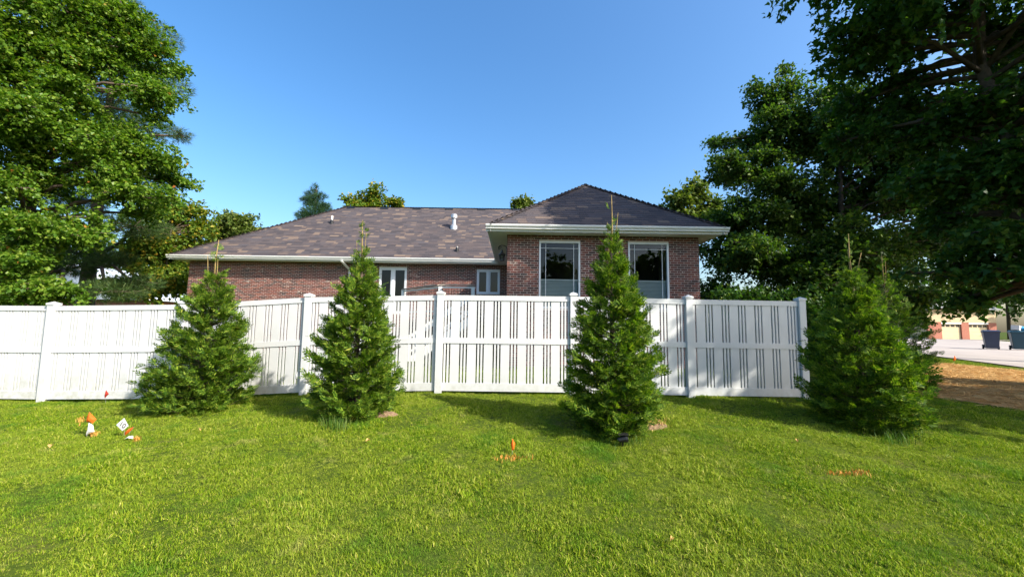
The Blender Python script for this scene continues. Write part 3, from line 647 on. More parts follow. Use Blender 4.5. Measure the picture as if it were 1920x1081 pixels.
# --- behind the house
b0 = base_at(576, 42); H = (608 - 350) / F * 42 + 1.5
sl = []
for k in range(9):
    t = k / 8; sl.append((590 + random.uniform(-6, 6), 353 + 90 * t, 42 + random.uniform(-1, 1), 6 + 34 * t ** .8, 8))
    sl.append((590 + random.choice((-1, 1)) * (10 + 24 * t), 368 + 70 * t, 42, 14, 6))
lob = lobes_from_px(sl); tk = [b0, b0 + Vector((0, 0, 5)), b0 + Vector((0, 0, 10)), b0 + Vector((0, 0, H))]
tree('spruce_tree', 'dark spruce rising behind the left slope of the roof', tk, .25, lob, needle_crown(lob, 4200, .42, 8), M['spruce'], twigs=False)
for px, Y, ll, nm, lab, mat in ((705, 46, [(668, 376, 46, 18, 14), (702, 366, 46, 24, 16), (738, 380, 46, 18, 12), (690, 390, 46, 40, 18)], 'yellow_green_tree', 'yellow green treetop showing above the middle of the roof ridge', 'yellow'),
        (978, 48, [(972, 382, 48, 10, 8), (988, 380, 48, 8, 9), (980, 395, 48, 16, 12)], 'distant_tree', 'tiny pale treetop showing beside the peak of the wing roof', 'fartree'),
        (1300, 30, [(1275, 375, 30, 30, 18), (1305, 362, 30, 20, 22), (1330, 395, 30, 30, 25), (1290, 410, 30, 40, 25)], 'light_green_tree', 'light green tree just behind the right slope of the wing roof', 'fartree')):
    lob = lobes_from_px(ll); b0 = base_at(px, Y); c0 = lob[0][0]; tk = [b0, b0 + Vector((0, 0, 4)), b0 + Vector((0, 0, 8)), b0 + Vector((0, 0, 11))]
    tree(nm, lab, tk, .22, lob, leaf_crown(lob, 7000, .30, 1.0), M[mat])
# --- right: two dark shade trees beyond the house
lob = lobes_from_px([(1470, 180, 19, 50, 50), (1430, 260, 19, 70, 45), (1390, 320, 19, 60, 40), (1520, 260, 18.5, 70, 60), (1400, 400, 18, 75, 50), (1490, 370, 18, 90, 70), (1370, 480, 18, 50, 55), (1450, 490, 17, 85, 60), (1560, 400, 18, 70, 70), (1350, 270, 19.5, 18, 14), (1350, 330, 19.5, 25, 20), (1345, 545, 18, 40, 40), (1420, 560, 17, 70, 35), (1500, 570, 16, 60, 35), (1345, 420, 19, 30, 40)])
b0 = base_at(1470, 19); tk = [b0, b0 + Vector((0, 0, 3)), b0 + Vector((.1, 0, 7)), b0 + Vector((0, 0, 12))]
lob = fuzz(lob); tree('shade_tree', 'dark spreading tree right behind the corner of the brick wing', tk, .28, lob, leaf_crown(lob, 95000, .15, .7), M['maple2'])
lob = lobes_from_px([(1590, 180, 17, 50, 50), (1590, 280, 17, 80, 60), (1680, 350, 17, 90, 70), (1560, 470, 16, 80, 60), (1640, 470, 16, 85, 70), (1720, 460, 17, 60, 50), (1620, 560, 15.5, 70, 45), (1690, 560, 16, 60, 40), (1720, 590, 16, 25, 25), (1560, 550, 15.5, 60, 40), (1640, 250, 16.5, 70, 60), (1720, 260, 16, 80, 70), (1800, 330, 16, 90, 80), (1800, 440, 16, 80, 60), (1530, 515, 16, 50, 42), (1500, 560, 15.5, 45, 35)])
b0 = base_at(1592, 17); tk = [b0, b0 + Vector((0, 0, 3)), b0 + Vector((0, 0, 6)), b0 + Vector((.2, 0, 11.5))]
lob = fuzz(lob); tree('shade_tree', 'dark dense tree standing between the fence end and the road', tk, .22, lob, leaf_crown(lob, 95000, .15, .7), M['maple2'])
for px, Y, hw, top, lab in ((1360, 15.5, 40, 520, 'dark shrub close to the corner of the brick wing'), (1425, 15, 40, 530, 'dark shrub in the middle behind the right fence panel'), (1490, 14.2, 45, 535, 'dark shrub behind the last fence post'), (1560, 13.5, 45, 545, 'dark shrub behind the wide arborvitae')):
    lob = lobes_from_px([(px, (top + 690) / 2, Y, hw, (690 - top) / 2), (px - hw * .6, 640, Y, hw * .6, 40), (px + hw * .6, 630, Y, hw * .6, 45)]); b0 = base_at(px, Y); tk = [b0, b0 + Vector((0, 0, .5)), b0 + Vector((0, 0, 1.2)), b0 + Vector((0, 0, 2.0))]
    tree('shrub', lab, tk, .06, lob, leaf_crown(lob, 7000, .12, .5), M['maple'], cat='shrub', group='shrubs behind the right fence', twigs=False)
# --- right: near maple hanging into the top right corner
lob = lobes_from_px([(1725, 5, 10.5, 55, 40), (1730, 50, 10.5, 90, 55), (1620, 120, 11, 60, 45), (1700, 160, 10.5, 85, 45), (1590, 200, 11.5, 40, 40), (1640, 240, 11, 70, 45), (1760, 250, 10, 100, 55), (1880, 60, 9.5, 60, 60), (1860, 200, 9.5, 70, 60), (1840, 330, 9.5, 80, 50), (1740, 340, 10.5, 80, 45),
    (1900, 430, 9, 60, 40), (1850, 470, 10, 70, 35), (1790, 500, 10.5, 60, 28), (1880, 520, 9.5, 60, 24), (1800, 560, 10.5, 30, 16), (1760, 430, 11, 70, 35)])
lob += [(np.array(c), np.array(r)) for c, r in (((12.5, 7.5, 11.0), (4.2, 4.5, 3.0)), ((9.2, 7.6, 9.8), (2.4, 2.6, 2.0)), ((11.6, 3.6, 7.9), (2.2, 1.7, 1.9)), ((10.4, 4.4, 7.2), (1.5, 1.3, 1.4)), ((11.2, 9.6, 12.4), (2.2, 2.4, 2.0)), ((14.5, 8, 7), (3, 3.5, 3)))]
b0 = Vector((13.2, 8.6, .15)); tk = [b0, b0 + Vector((-.4, .2, 2.5)), b0 + Vector((-1.0, .5, 5.0)), b0 + Vector((-1.6, .7, 8)), b0 + Vector((-1.6, .4, 12))]
lob = fuzz(lob); tree('maple_tree', 'large maple with dark leaves hanging into the top right corner', tk, .30, lob, leaf_crown(lob, 105000, .14, .7, tmpl=LEAF6), M['maple'])
# --- right, beside the lawn: two more shade trees whose shadows fall across the right of the scene
for (x, y, z, r_, n) in ((16.4, 1.7, 7.6, (3.0, 2.3, 2.0), 17000), (22.5, 13.0, 11.5, (5, 5, 5.5), 34000)):
    c = np.array([x, y, z]); lob = [(c + np.array(o) * np.array(r_), np.array(r_) * .55) for o in ((0, 0, .5), (.55, 0, 0), (-.55, 0, .1), (0, .55, -.1), (0, -.5, 0), (0, 0, -.5))]
    b0 = Vector((x, y, float(G(x, y)) - .1)); tk = [b0, b0 + Vector((0, 0, z * .4)), b0 + Vector((.1, 0, z * .8)), b0 + Vector((.1, 0, z * 1.15))]
    tree('roadside_tree', 'shade tree outside the right edge %s' % ('beside the lawn' if x < 20 else 'beside the road'), tk, .25, lob, leaf_crown(lob, n, .26, 1.0), M['maple2'])
# --- far trees beyond the road and behind the left neighbours
def far_tree(px, Y, h, wd, mat, lab, n=5000):
    b0 = base_at(px, Y); c = np.array(b0) + np.array([0, 0, h * .62]); lob = [(c + np.array(o) * np.array([wd, wd, h * .36]), np.array([wd * .6, wd * .6, h * .22])) for o in ((0, 0, .6), (.5, 0, 0), (-.5, 0, .1), (.1, -.4, -.4), (-.2, .3, -.2))]
    tree('distant_tree', lab, [b0, b0 + Vector((0, 0, h * .3)), b0 + Vector((0, 0, h * .6)), b0 + Vector((0, 0, h * .85))], .25, lob, leaf_crown(lob, n, .45, 1.4), M[mat], twigs=False, group='trees beyond the road')
for px, Y, h, wd, mat, lab in ((1895, 60, 13, 6, 'maple2', 'dark tree to the right of the tan garage house'), (1960, 52, 11, 5, 'maple2', 'dark tree at the right edge behind the bins'), (1725, 70, 14, 6, 'fartree', 'light green tree left of the tan garage house'), (1650, 75, 15, 7, 'fartree', 'green tree glimpsed behind the end of the fence'), (1810, 85, 17, 8, 'maple2', 'tall dark tree behind the tan garage house'), (1935, 40, 20, 8, 'maple2', 'large dark tree across the road at the right edge'), (1560, 62, 14, 7, 'maple2', 'dark tree far behind the fence end')):
    far_tree(px, Y, h, wd, mat, lab)
for px, Y, h, wd, mat, lab in ((30, 40, 13, 6, 'oak', 'green tree behind the left neighbour roof'), (240, 48, 15, 7, 'oak', 'green tree far behind the pine trunk'), (340, 52, 13, 6, 'fartree', 'pale tree far behind the yellowing tree')):
    far_tree(px, Y, h, wd, mat, lab, 6000)

for x, y, h, wd, lab in ((6, -26, 10, 4.5, 'tree across the lawn mirrored in the left wing window'), (17.5, -25, 10.5, 4.5, 'tree across the lawn mirrored in the right wing window')):
    b0 = Vector((x, y, float(G(x, y)) - .1)); c = np.array(b0) + np.array([0, 0, h * .6]); lob = [(c + np.array(o) * np.array([wd, wd, h * .38]), np.array([wd * .6, wd * .6, h * .24])) for o in ((0, 0, .6), (.5, 0, 0), (-.5, 0, .1), (.1, -.4, -.4), (-.2, .3, -.2))]
    tree('lawn_tree', lab, [b0, b0 + Vector((0, 0, h * .3)), b0 + Vector((0, 0, h * .6)), b0 + Vector((0, 0, h * .85))], .25, lob, leaf_crown(lob, 9000, .5, 1.4), M['maple2'], twigs=False)
# --- arborvitae: stems with fans of flat scaly sprays
def frond_template(K, seed):
    rg = random.Random(seed); v = []; f = []
    def blade(p, d, L, w_):
        p, d = Vector(p), Vector(d).normalized(); s = d.cross(Vector((0, 0, 1))).normalized(); i = len(v)
        v.extend([p, p + d * L * .45 + s * w_ + Vector((0, 0, .006)), p + d * L, p + d * L * .45 - s * w_ + Vector((0, 0, .006))]); f.append((i, i + 1, i + 2, i + 3))
    blade((0, 0, 0), (0, 1, 0), 1.0, .040)
    for k in range(K):
        t = .06 + .86 * k / K; L = (.50 * (1 - t) ** .8 + .10) * rg.uniform(.8, 1.15); sg = 1 if k % 2 else -1
        blade((0, t, -.12 * t * t), (sg * .75, .75, rg.uniform(-.15, .12)), L, .050 + .02 * (1 - t))
        blade((sg * .26 * L, t + .26 * L, -.12 * t * t), (sg * .30, .95, 0), L * .6, .042)
    return np.array([tuple(p) for p in v]), np.array(f)
TPL = [frond_template(6, s) for s in (1, 2, 3)]
def arborvitae(px, py, H, R, label, n_br, dens, seed, stems=2, lean=(0, 0)):
    rg = np.random.default_rng(seed); b0 = hit(px, py); b0.z -= .03
    root = empty('arborvitae', b0); tag(root, label, 'evergreen tree', 'row of young arborvitae along the fence')
    mb = MB(); pts = []; tt = np.linspace(0, 1, 9); wob = rg.normal(size=(9, 2)) * .012
    stem = [Vector((lean[0] * t + wob[i, 0], lean[1] * t + wob[i, 1], H * t)) for i, t in enumerate(tt)]
    rs = [.045 * (1 - t) ** .9 + .0035 for t in tt]; tb = MB().tube(stem[:7], rs[:7], 7); mb.tube(stem[6:], rs[6:], 6)
    for s in range(stems - 1):                       # second leaders near the top
        i = 6 - s; p = stem[i]; q = Vector((rg.uniform(.03, .10) * (1 if s % 2 == 0 else -1), rg.uniform(-.05, .05), H * rg.uniform(.88, .95)))
        mb.tube([p, p.lerp(q, .4) + Vector((q.x * .4, 0, 0)), q], [.009, .006, .0035], 5)
    prof_t = [0, .10, .24, .38, .48, .57, .65, .72, .78, .84, .92, 1]; prof_r = [.80, .98, 1.0, .90, .75, .58, .41, .28, .18, .12, .09, .05]
    br = MB(); P = []; D = []; Z = []; SZ = []
    ga = 2.39996; nb = n_br
    for k in range(nb):
        t = .015 + .955 * (k + rg.random()) / nb; t = t ** 1.2; az = k * ga + rg.normal() * .5
        r_ = R * np.interp(t, prof_t, prof_r) * (.62 + .52 * rg.random()) * (1 + .07 * math.sin(3 * az + seed) + .06 * math.sin(5 * az + 9 * t)); r_ = min(r_, R * 1.14 * np.interp(t, prof_t, prof_r))
        o = np.array([lean[0] * t, lean[1] * t, 0]); ca, sa = math.cos(az), math.sin(az)
        rise = .25 + .55 * t; z1 = t * H + rg.normal() * .02; z0 = max(.02, z1 - r_ * rise)
        a = np.array([0, 0, z0]) + o; e = np.array([ca * r_, sa * r_, max(.04, z1)]) + o; mid = (a + e) / 2 + np.array([ca * .06 * r_, sa * .06 * r_, -.10 * r_])
        if r_ > .12: mb.tube([Vector(a), Vector(mid), Vector(e)], [.007, .005, .002], 4, False) if t > .8 else br.tube([Vector(a), Vector(mid), Vector(e)], [.007, .005, .002], 4, False)
        m = max(5, int(dens * (r_ / R) ** .8)); s = rg.random(m) ** .55 * .92 + .08
        if t > .80 and rg.random() < .62 + .8 * (t - .80): continue
        if t > .80: m = 3; s = rg.random(m)
        p = ((1 - s) ** 2)[:, None] * a + (2 * s * (1 - s))[:, None] * mid + (s ** 2)[:, None] * e
        tang = e - mid; tang /= np.linalg.norm(tang); sidev = np.array([-sa, ca, 0])
        ph = rg.normal(size=m) * .7; d = tang[None] * np.cos(ph)[:, None] + sidev[None] * np.sin(ph)[:, None] + rg.normal(size=(m, 3)) * .15; d[:, 2] += rg.normal(size=m) * .25 + .10
        p = p + sidev[None] * (rg.normal(size=m) * .085 * r_ * (.4 + s))[:, None] + np.array([0, 0, 1.0])[None] * (rg.normal(size=m) * .018)[:, None]
        P.append(p); D.append(d); Z.append(np.tile(np.array([ca * .6, sa * .6, 1.0]), (m, 1)) + rg.normal(size=(m, 3)) * .45)
        SZ.append((.080 + .095 * rg.random(m)) * (1 if t < .70 else .75 if t < .8 else .6))
    P = np.concatenate(P); D = np.concatenate(D); Z = np.concatenate(Z); SZ = np.concatenate(SZ)
    keep = P[:, 2] > .02; P, D, Z, SZ = P[keep], D[keep], Z[keep], SZ[keep]
    VV = []; FF = []; base = 0; idx = rg.integers(0, 3, len(P))
    for k in range(3):
        sel_ = idx == k; tm, fc = TPL[k]; v, f = scatter(tm, fc, P[sel_], frames(sel_.sum(), D[sel_], Z[sel_]), SZ[sel_]); VV.append(v); FF.append(f + base); base += len(v)
    tb.build('trunk', M['bark'], root, smooth=True); mb.build('leader', M['twig'], root, smooth=True); br.build('branches', M['bark'], root, smooth=True, kind='stuff'); link('crown', np_mesh('crown', np.concatenate(VV), np.concatenate(FF)), M['cedar'], root)
    return root
arborvitae(378, 766, 2.84, .73, 'bushy arborvitae nearest the white and orange marker flags', 345, 34, 3, 3, (.05, 0))
arborvitae(664, 778, 2.92, .60, 'slender arborvitae in front of the downspout and patio door', 345, 32, 4, 3)
arborvitae(1150, 806, 3.16, .57, 'tall arborvitae standing between the two wing windows', 360, 32, 5, 3)
arborvitae(1622, 796, 2.78, .64, 'wide arborvitae at the right end of the white fence', 345, 34, 6, 3, (-.06, 0))
arborvitae(1672, 727, 3.0, .72, 'shaded arborvitae half hidden behind the rightmost front one', 300, 18, 8, 2)

# ------------------------------------------------------------------ grass
src = bpy.data.collections.new('grass_tufts')
def blade_mesh(n, rad, h0, h1, seed, wid=.0042, curl=.5):
    rg = np.random.default_rng(seed); V = []; Fc = []
    for k in range(n):
        a = rg.random() * 6.283; rr_ = rad * rg.random() ** .5; p = np.array([rr_ * math.cos(a), rr_ * math.sin(a), -.01]); h = rg.uniform(h0, h1)
        b_ = rg.random() * 6.283; dirv = np.array([math.cos(b_), math.sin(b_), 0]); sd_ = np.array([-dirv[1], dirv[0], 0]); cu = rg.random() * curl
        w_ = wid * rg.uniform(.7, 1.3); i = len(V)
        for s, ww_ in ((0, 1), (.5, .85)):
            c = p + np.array([0, 0, h * s]) + dirv * (cu * h * s * s); V += [c - sd_ * w_ * ww_, c + sd_ * w_ * ww_]
        V.append(p + np.array([0, 0, h * (1 - .3 * cu)]) + dirv * (cu * h * 1.1)); Fc += [(i, i + 1, i + 3, i + 2), (i + 2, i + 3, i + 4)]
    me = bpy.data.meshes.new('tuft'); me.from_pydata([tuple(v) for v in V], [], Fc); me.materials.append(M['grass']); return me
for k in range(8):
    me = blade_mesh(78, .080, .012, .040 if k < 6 else .058, k, .0019 if k < 6 else .0028, 1.0)
    src.objects.link(bpy.data.objects.new('tuft', me))
pts = []
def scatter_zone(x0, x1, y0, y1, step, test):
    gx, gy = np.meshgrid(np.arange(x0, x1, step), np.arange(y0, y1, step)); gx = gx.ravel() + RNG.uniform(-.6, .6, gx.size) * step; gy = gy.ravel() + RNG.uniform(-.6, .6, gy.size) * step
    k = test(gx, gy); return np.stack([gx[k], gy[k]], -1)
MULCH = [(7.7, 8.0), (8.7, 6.35), (13, 8.6), (15.7, 11.9), (15.2, 14.0), (9.2, 10.8)]
def inpoly(x, y, poly):
    c = np.zeros(len(x), bool); n = len(poly)
    for i in range(n):
        (x0, y0), (x1, y1) = poly[i], poly[(i + 1) % n]
        c ^= ((y0 > y) != (y1 > y)) & (x < (x1 - x0) * (y - y0) / (y1 - y0 + 1e-12) + x0)
    return c
def road_ok(x, y): return x < 13.7 + (y - 5) * .343
near = scatter_zone(-13, 13, 1.3, 5.2, .041, lambda x, y: (np.abs(x) < 1.42 * y + .8))
mid_ = scatter_zone(-13, 13, 5.2, 8.6, .055, lambda x, y: (np.abs(x) < 1.42 * y + .8) & ~inpoly(x, y, MULCH))
farz = scatter_zone(6.5, 24, 8.6, 24, .11, lambda x, y: ~inpoly(x, y, MULCH) & road_ok(x, y) & (x > .75 * y))
farz2 = scatter_zone(-6, 7, 8.6, 11.4, .13, lambda x, y: np.abs(x) < 1.42 * y)
Pt = np.concatenate([near, mid_, farz, farz2]); n = len(Pt)
pz = G(Pt[:, 0], Pt[:, 1]); me = bpy.data.meshes.new('grass'); me.vertices.add(n); me.vertices.foreach_set('co', np.stack([Pt[:, 0], Pt[:, 1], pz], -1).astype(np.float32).ravel())
big_ = (np.sin(Pt[:, 0] * 2.3 + 1.1 * np.sin(Pt[:, 1] * 1.7)) * np.sin(Pt[:, 1] * 2.9 + .8 * np.sin(Pt[:, 0] * 1.3))) * .5 + .5
scl = (.58 + .40 * big_ ** 1.5 * RNG.random(n) + .22 * RNG.random(n)) * np.where(Pt[:, 1] > 8.6, 1.35, np.where(Pt[:, 1] > 5.2, 1.1, 1.0))
def lowfreq(sc, sd):
    q = np.random.default_rng(sd); o = np.zeros(n)
    for _ in range(7):
        a, p = q.random() * 6.283, q.random() * 6.283; k_ = sc * q.uniform(.6, 1.7); o += np.sin(Pt[:, 0] * math.cos(a) * k_ + Pt[:, 1] * math.sin(a) * k_ * 1.6 + p)
    return o / 2.2
lean_x, lean_y = lowfreq(3.2, 1), lowfreq(3.2, 2)
scl *= np.clip(.92 + .20 * lowfreq(4.5, 3) + .18 * lowfreq(9, 4), .45, 1.45)
for nm, tp, ar in (('rot', 'FLOAT_VECTOR', np.stack([RNG.normal(0, .14, n) + .17 * lean_x, RNG.normal(0, .14, n) + .17 * lean_y, RNG.random(n) * 6.283], -1)), ('scl', 'FLOAT', scl), ('idx', 'INT', RNG.integers(0, 8, n))):
    at_ = me.attributes.new(nm, tp, 'POINT'); at_.data.foreach_set('vector' if tp == 'FLOAT_VECTOR' else 'value', ar.astype(np.int32 if tp == 'INT' else np.float32).ravel())
gob = link('grass', me, M['grass'], kind='stuff'); gob['label'] = 'short mown lawn grass in front of the fence'; gob['category'] = 'grass'
ng = bpy.data.node_groups.new('grass_scatter', 'GeometryNodeTree')
ng.interface.new_socket('Geometry', in_out='INPUT', socket_type='NodeSocketGeometry'); ng.interface.new_socket('Geometry', in_out='OUTPUT', socket_type='NodeSocketGeometry')
gi, go = ng.nodes.new('NodeGroupInput'), ng.nodes.new('NodeGroupOutput'); iop = ng.nodes.new('GeometryNodeInstanceOnPoints'); ci = ng.nodes.new('GeometryNodeCollectionInfo')
ci.inputs['Collection'].default_value = src; ci.inputs['Separate Children'].default_value = True; ci.inputs['Reset Children'].default_value = True
iop.inputs['Pick Instance'].default_value = True
ng.links.new(gi.outputs[0], iop.inputs['Points']); ng.links.new(ci.outputs[0], iop.inputs['Instance'])
for nm, tp, sk in (('rot', 'FLOAT_VECTOR', 'Rotation'), ('scl', 'FLOAT', 'Scale'), ('idx', 'INT', 'Instance Index')):
    na = ng.nodes.new('GeometryNodeInputNamedAttribute'); na.data_type = tp; na.inputs['Name'].default_value = nm
    ng.links.new([o for o in na.outputs if o.enabled and o.name == 'Attribute'][0], iop.inputs[sk])
ng.links.new(iop.outputs[0], go.inputs[0]); md = gob.modifiers.new('scatter', 'NODES'); md.node_group = ng

# straw mulch bed to the right
mp = scatter_zone(7.5, 16, 6, 14.2, .032, lambda x, y: inpoly(x + RNG.normal(size=len(x)) * .12, y + RNG.normal(size=len(x)) * .12, MULCH)); n = len(mp)
sm = np.array([[-.5, 0, 0], [.5, 0, 0], [.5, 1, 0], [-.5, 1, 0]]) * np.array([.045, 1, 1])
an = RNG.random(n) * 6.283; d = np.stack([np.cos(an), np.sin(an), RNG.normal(0, .10, n)], -1)
v, f = scatter(sm, np.array([[0, 1, 2, 3]]), np.stack([mp[:, 0], mp[:, 1], G(mp[:, 0], mp[:, 1]) + .015 + .03 * RNG.random(n)], -1), frames(n, d, np.tile([0, 0, 1.0], (n, 1)) + RNG.normal(size=(n, 3)) * .3), .10 + .14 * RNG.random(n))
ms = link('straw_mulch', np_mesh('straw_mulch', v, f), M['straw'], kind='stuff'); ms['label'] = 'golden straw mulch spread on the ground beside the road'; ms['category'] = 'mulch'
cx, cy = np.mean([p[0] for p in MULCH]), np.mean([p[1] for p in MULCH])
pv = [(cx, cy)] + MULCH; v = [(x, y, float(G(x, y)) + .02) for x, y in pv]
mb = MB()
for k in range(len(MULCH)):                      # the bed under the straw, following the ground
    a, b2 = np.array(MULCH[k]), np.array(MULCH[(k + 1) % len(MULCH)]); c = np.array([cx, cy]); N = 8
    for i in range(N):
        for j in range(N):
            qd = [((1 - s) * c + s * ((1 - t) * a + t * b2)) for s, t in ((i / N, j / N), ((i + 1) / N, j / N), ((i + 1) / N, (j + 1) / N), (i / N, (j + 1) / N))]
            mb.add([(p[0], p[1], float(G(p[0], p[1])) + .012) for p in qd], [(0, 1, 2, 3)])
M['bed'] = plain('straw_bed', (.52, .34, .14), .95, .45, 9); mb.build('mulch_bed', M['bed'], kind='structure')

# ------------------------------------------------------------------ small things on the lawn
def flag(px_g, py_g, poly, mat, label, bend=.02, text=None):
    """a wire stake with a small plastic sheet; poly is the outline of the sheet as it hangs, in pixels of the photograph"""
    g = hit(px_g, py_g); root = empty('marker_flag', g); tag(root, label, 'marker flag', 'utility marker flags')
    pts = [at(x, y, g.y) - g for x, y in poly]; c = sum(pts, Vector()) / len(pts); tp = max(pts, key=lambda p: p.z)
    MB().tube([(0, .006, -.05), Vector((tp.x * .5 + .004, .006, tp.z * .5)), Vector((tp.x, .006, tp.z))], .0022, 5).build('wire', M['wire'], root)
    V = [Vector((0, -bend, 0))]; n = len(pts)
    for p in pts: V += [(p - c) * .55 + Vector((0, -bend * .55, 0)), p - c + Vector((0, bend * random.uniform(-.3, .6), 0))]
    Fc = []
    for k in range(n):
        a, b2 = 1 + 2 * k, 1 + 2 * ((k + 1) % n); Fc += [(0, a, b2), (a, a + 1, b2 + 1, b2)]
    fo = MB().add(V, Fc).build('flag_sheet', mat, root); fo.location = c
    sol = fo.modifiers.new('thick', 'SOLIDIFY'); sol.thickness = .0012
    if text:
        cu = bpy.data.curves.new('print', 'FONT'); cu.body = text[0]; cu.size = text[1]; cu.align_x = 'CENTER'; cu.align_y = 'CENTER'
        to = bpy.data.objects.new('tmp', cu); COL.objects.link(to); dg = bpy.context.evaluated_depsgraph_get(); me_ = bpy.data.meshes.new_from_object(to.evaluated_get(dg)); bpy.data.objects.remove(to)
        po_ = link('printed_number', me_, M['black'], fo); po_.rotation_euler = Euler((math.pi / 2, -text[2], 0), 'XYZ'); po_.location = (.004, -bend - .004, .0)
    return root
Z6 = lambda l: [(x / 6, 720 + y / 6) for x, y in l]
flag(163, 817, Z6([(1005, 310), (1075, 395), (1042, 440), (1000, 428), (962, 425), (975, 365)]), M['orange'], 'upright orange marker flag above the folded white one')
flag(161, 819, Z6([(1002, 432), (1036, 460), (1050, 535), (1000, 550), (958, 578), (985, 500)]), M['whiteflag'], 'drooping white marker flag right under the orange flag')
flag(232, 819, Z6([(1395, 378), (1444, 468), (1375, 524), (1306, 455)]), M['whiteflag'], 'tilted white marker flag with printed 10', .003, ('10', .085, -.55))
flag(235, 818, Z6([(1505, 476), (1478, 512), (1412, 574), (1394, 545), (1440, 500)]), M['orange'], 'crumpled orange flag leaning beside the printed white flag')
flag(197, 757, Z6([(1192, 62), (1224, 110), (1200, 130), (1180, 158), (1170, 130)]), M['red'], 'small red flag at the foot of the left fence panel')
flag(960, 853, [(860 + x / 9.6, 800 + y / 9.6) for x, y in ((965, 205), (1018, 300), (995, 410), (955, 428), (938, 330))], M['orange'], 'lone orange flag in the middle of the lawn')
flag(1789, 680, [(1790, 666), (1793, 672), (1791, 676), (1787, 676), (1788, 671)], M['orange'], 'tiny orange flag on the grass verge by the road')
g = hit(241, 827); sc_ = MB().add([(-.05, 0, .03), (.0, -.02, .05), (.05, .0, .035), (.02, .03, .06), (-.03, .03, .055)], [(0, 1, 2, 3, 4)]).build('plastic_scrap', M['whiteflag']); sc_.location = g; so_ = sc_.modifiers.new('t', 'SOLIDIFY'); so_.thickness = .003
tag(sc_, 'white plastic scrap lying in the grass below the printed flag', 'scrap')
def blade_patch(name, label, cat, box_px, n, mat, h0=.03, h1=.055, w_=.005, thin=1):
    """blades standing in a patch of the lawn"""
    (xa, ya, xb, yb_) = box_px; V = []; Fc = []; c0 = hit((xa + xb) / 2, (ya + yb_) / 2)
    for k in range(n):
        u = random.gauss(.5, .24); t = random.gauss(.5, .24); g = hit(xa + (xb - xa) * u, ya + (yb_ - ya) * t) - c0
        a = random.random() * 6.283; dv = Vector((math.cos(a), math.sin(a), 0)); sd_ = Vector((-dv.y, dv.x, 0)); h = random.uniform(h0, h1); i = len(V); cu = random.random() * .9
        V += [g - sd_ * w_, g + sd_ * w_, g + Vector((0, 0, h * .55)) + dv * cu * h * .3 - sd_ * w_ * .8, g + Vector((0, 0, h * .55)) + dv * cu * h * .3 + sd_ * w_ * .8, g + Vector((0, 0, h)) + dv * cu * h]
        Fc += [(i, i + 1, i + 3, i + 2), (i + 2, i + 3, i + 4)]
    me = bpy.data.meshes.new(name); me.from_pydata([tuple(p) for p in V], [], Fc); o = link(name, me, mat); o.location = c0; tag(o, label, cat); o['kind'] = 'stuff'; return o
blade_patch('paint_mark', 'orange spray paint line on grass below the lone flag', 'paint mark', (918, 855, 1002, 866), 110, M['paint'], .02, .048)
blade_patch('paint_mark', 'orange spray paint line on the right front lawn', 'paint mark', (1556, 883, 1640, 894), 100, M['paint'], .02, .048)
blade_patch('paint_mark', 'orange painted grass patch left of the upright orange flag', 'paint mark', (144, 783, 158, 797), 50, M['paint'], .04, .07)
blade_patch('paint_mark', 'orange painted grass at the foot of the white drooping flag', 'paint mark', (165, 812, 184, 820), 60, M['paint'], .04, .06)
blade_patch('paint_mark', 'orange painted grass near the tilted printed flag', 'paint mark', (248, 822, 264, 830), 60, M['paint'], .04, .06)
M['longgrass'] = leaf_mat('long_grass', [(0, (.05, .12, .015)), (.7, (.09, .17, .022)), (1, (.20, .24, .06))], .35, .45)
blade_patch('grass_tuft', 'long dark grass tuft at the foot of the slender arborvitae', 'grass tuft', (598, 792, 662, 812), 200, M['longgrass'], .06, .17, .0035)
blade_patch('grass_tuft', 'long grass tuft in front of the wide arborvitae', 'grass tuft', (1655, 805, 1722, 836), 300, M['longgrass'], .06, .17, .0035)
blade_patch('grass_tuft', 'long grass tuft around the small black spotlight', 'grass tuft', (1130, 818, 1215, 842), 170, M['longgrass'], .05, .12, .0035)
def mound(px, py, rx, ry, h, name, label, mat, cat):
    c = hit(px, py); V = []; Fc = []; nr, na = 6, 20
    for i in range(nr + 1):
        for j in range(na):
            a = 6.283 * j / na; s = i / nr * (1 + .15 * math.sin(3 * a + 1)); x, y = rx * s * math.cos(a), ry * s * math.sin(a)
            V.append((x, y, float(G(c.x + x, c.y + y)) - c.z + h * (1 - (i / nr) ** 2) + .012 * random.uniform(-1, 1) - (.03 if i == nr else 0)))
    for i in range(nr):
        for j in range(na): Fc.append((i * na + j, i * na + (j + 1) % na, (i + 1) * na + (j + 1) % na, (i + 1) * na + j))
    o = MB().add(V, Fc).build(name, mat, smooth=False); o.location = c; return tag(o, label, cat)
mound(722, 779, .20, .12, .06, 'soil_mound', 'bare brown soil mound beside the slender arborvitae', M['dirt'], 'soil mound')
mound(1222, 800, .24, .16, .04, 'soil_mound', 'dry brown mulch heap beside the tall arborvitae', M['dirt'], 'soil mound')
blade_patch('dead_clippings', 'dry brown clippings on the heap by the tall arborvitae', 'clippings', (1190, 785, 1250, 806), 260, M['straw'], .02, .09, .006)
def leaf(px, py, s, label):
    c = hit(px, py); v = [(-s, 0, .02), (-.3 * s, .5 * s, .05), (.5 * s, .45 * s, .045), (s, 0, .02), (.4 * s, -.5 * s, .05), (-.4 * s, -.45 * s, .05), (0, 0, .03)]
    o = MB().add(v, [(6, 0, 1), (6, 1, 2), (6, 2, 3), (6, 3, 4), (6, 4, 5), (6, 5, 0)]).build('fallen_leaf', M['straw']); o.location = c + Vector((0, 0, .02)); o.rotation_euler = (.2, .1, random.random() * 6); tag(o, label, 'leaf', 'fallen leaves on the lawn')
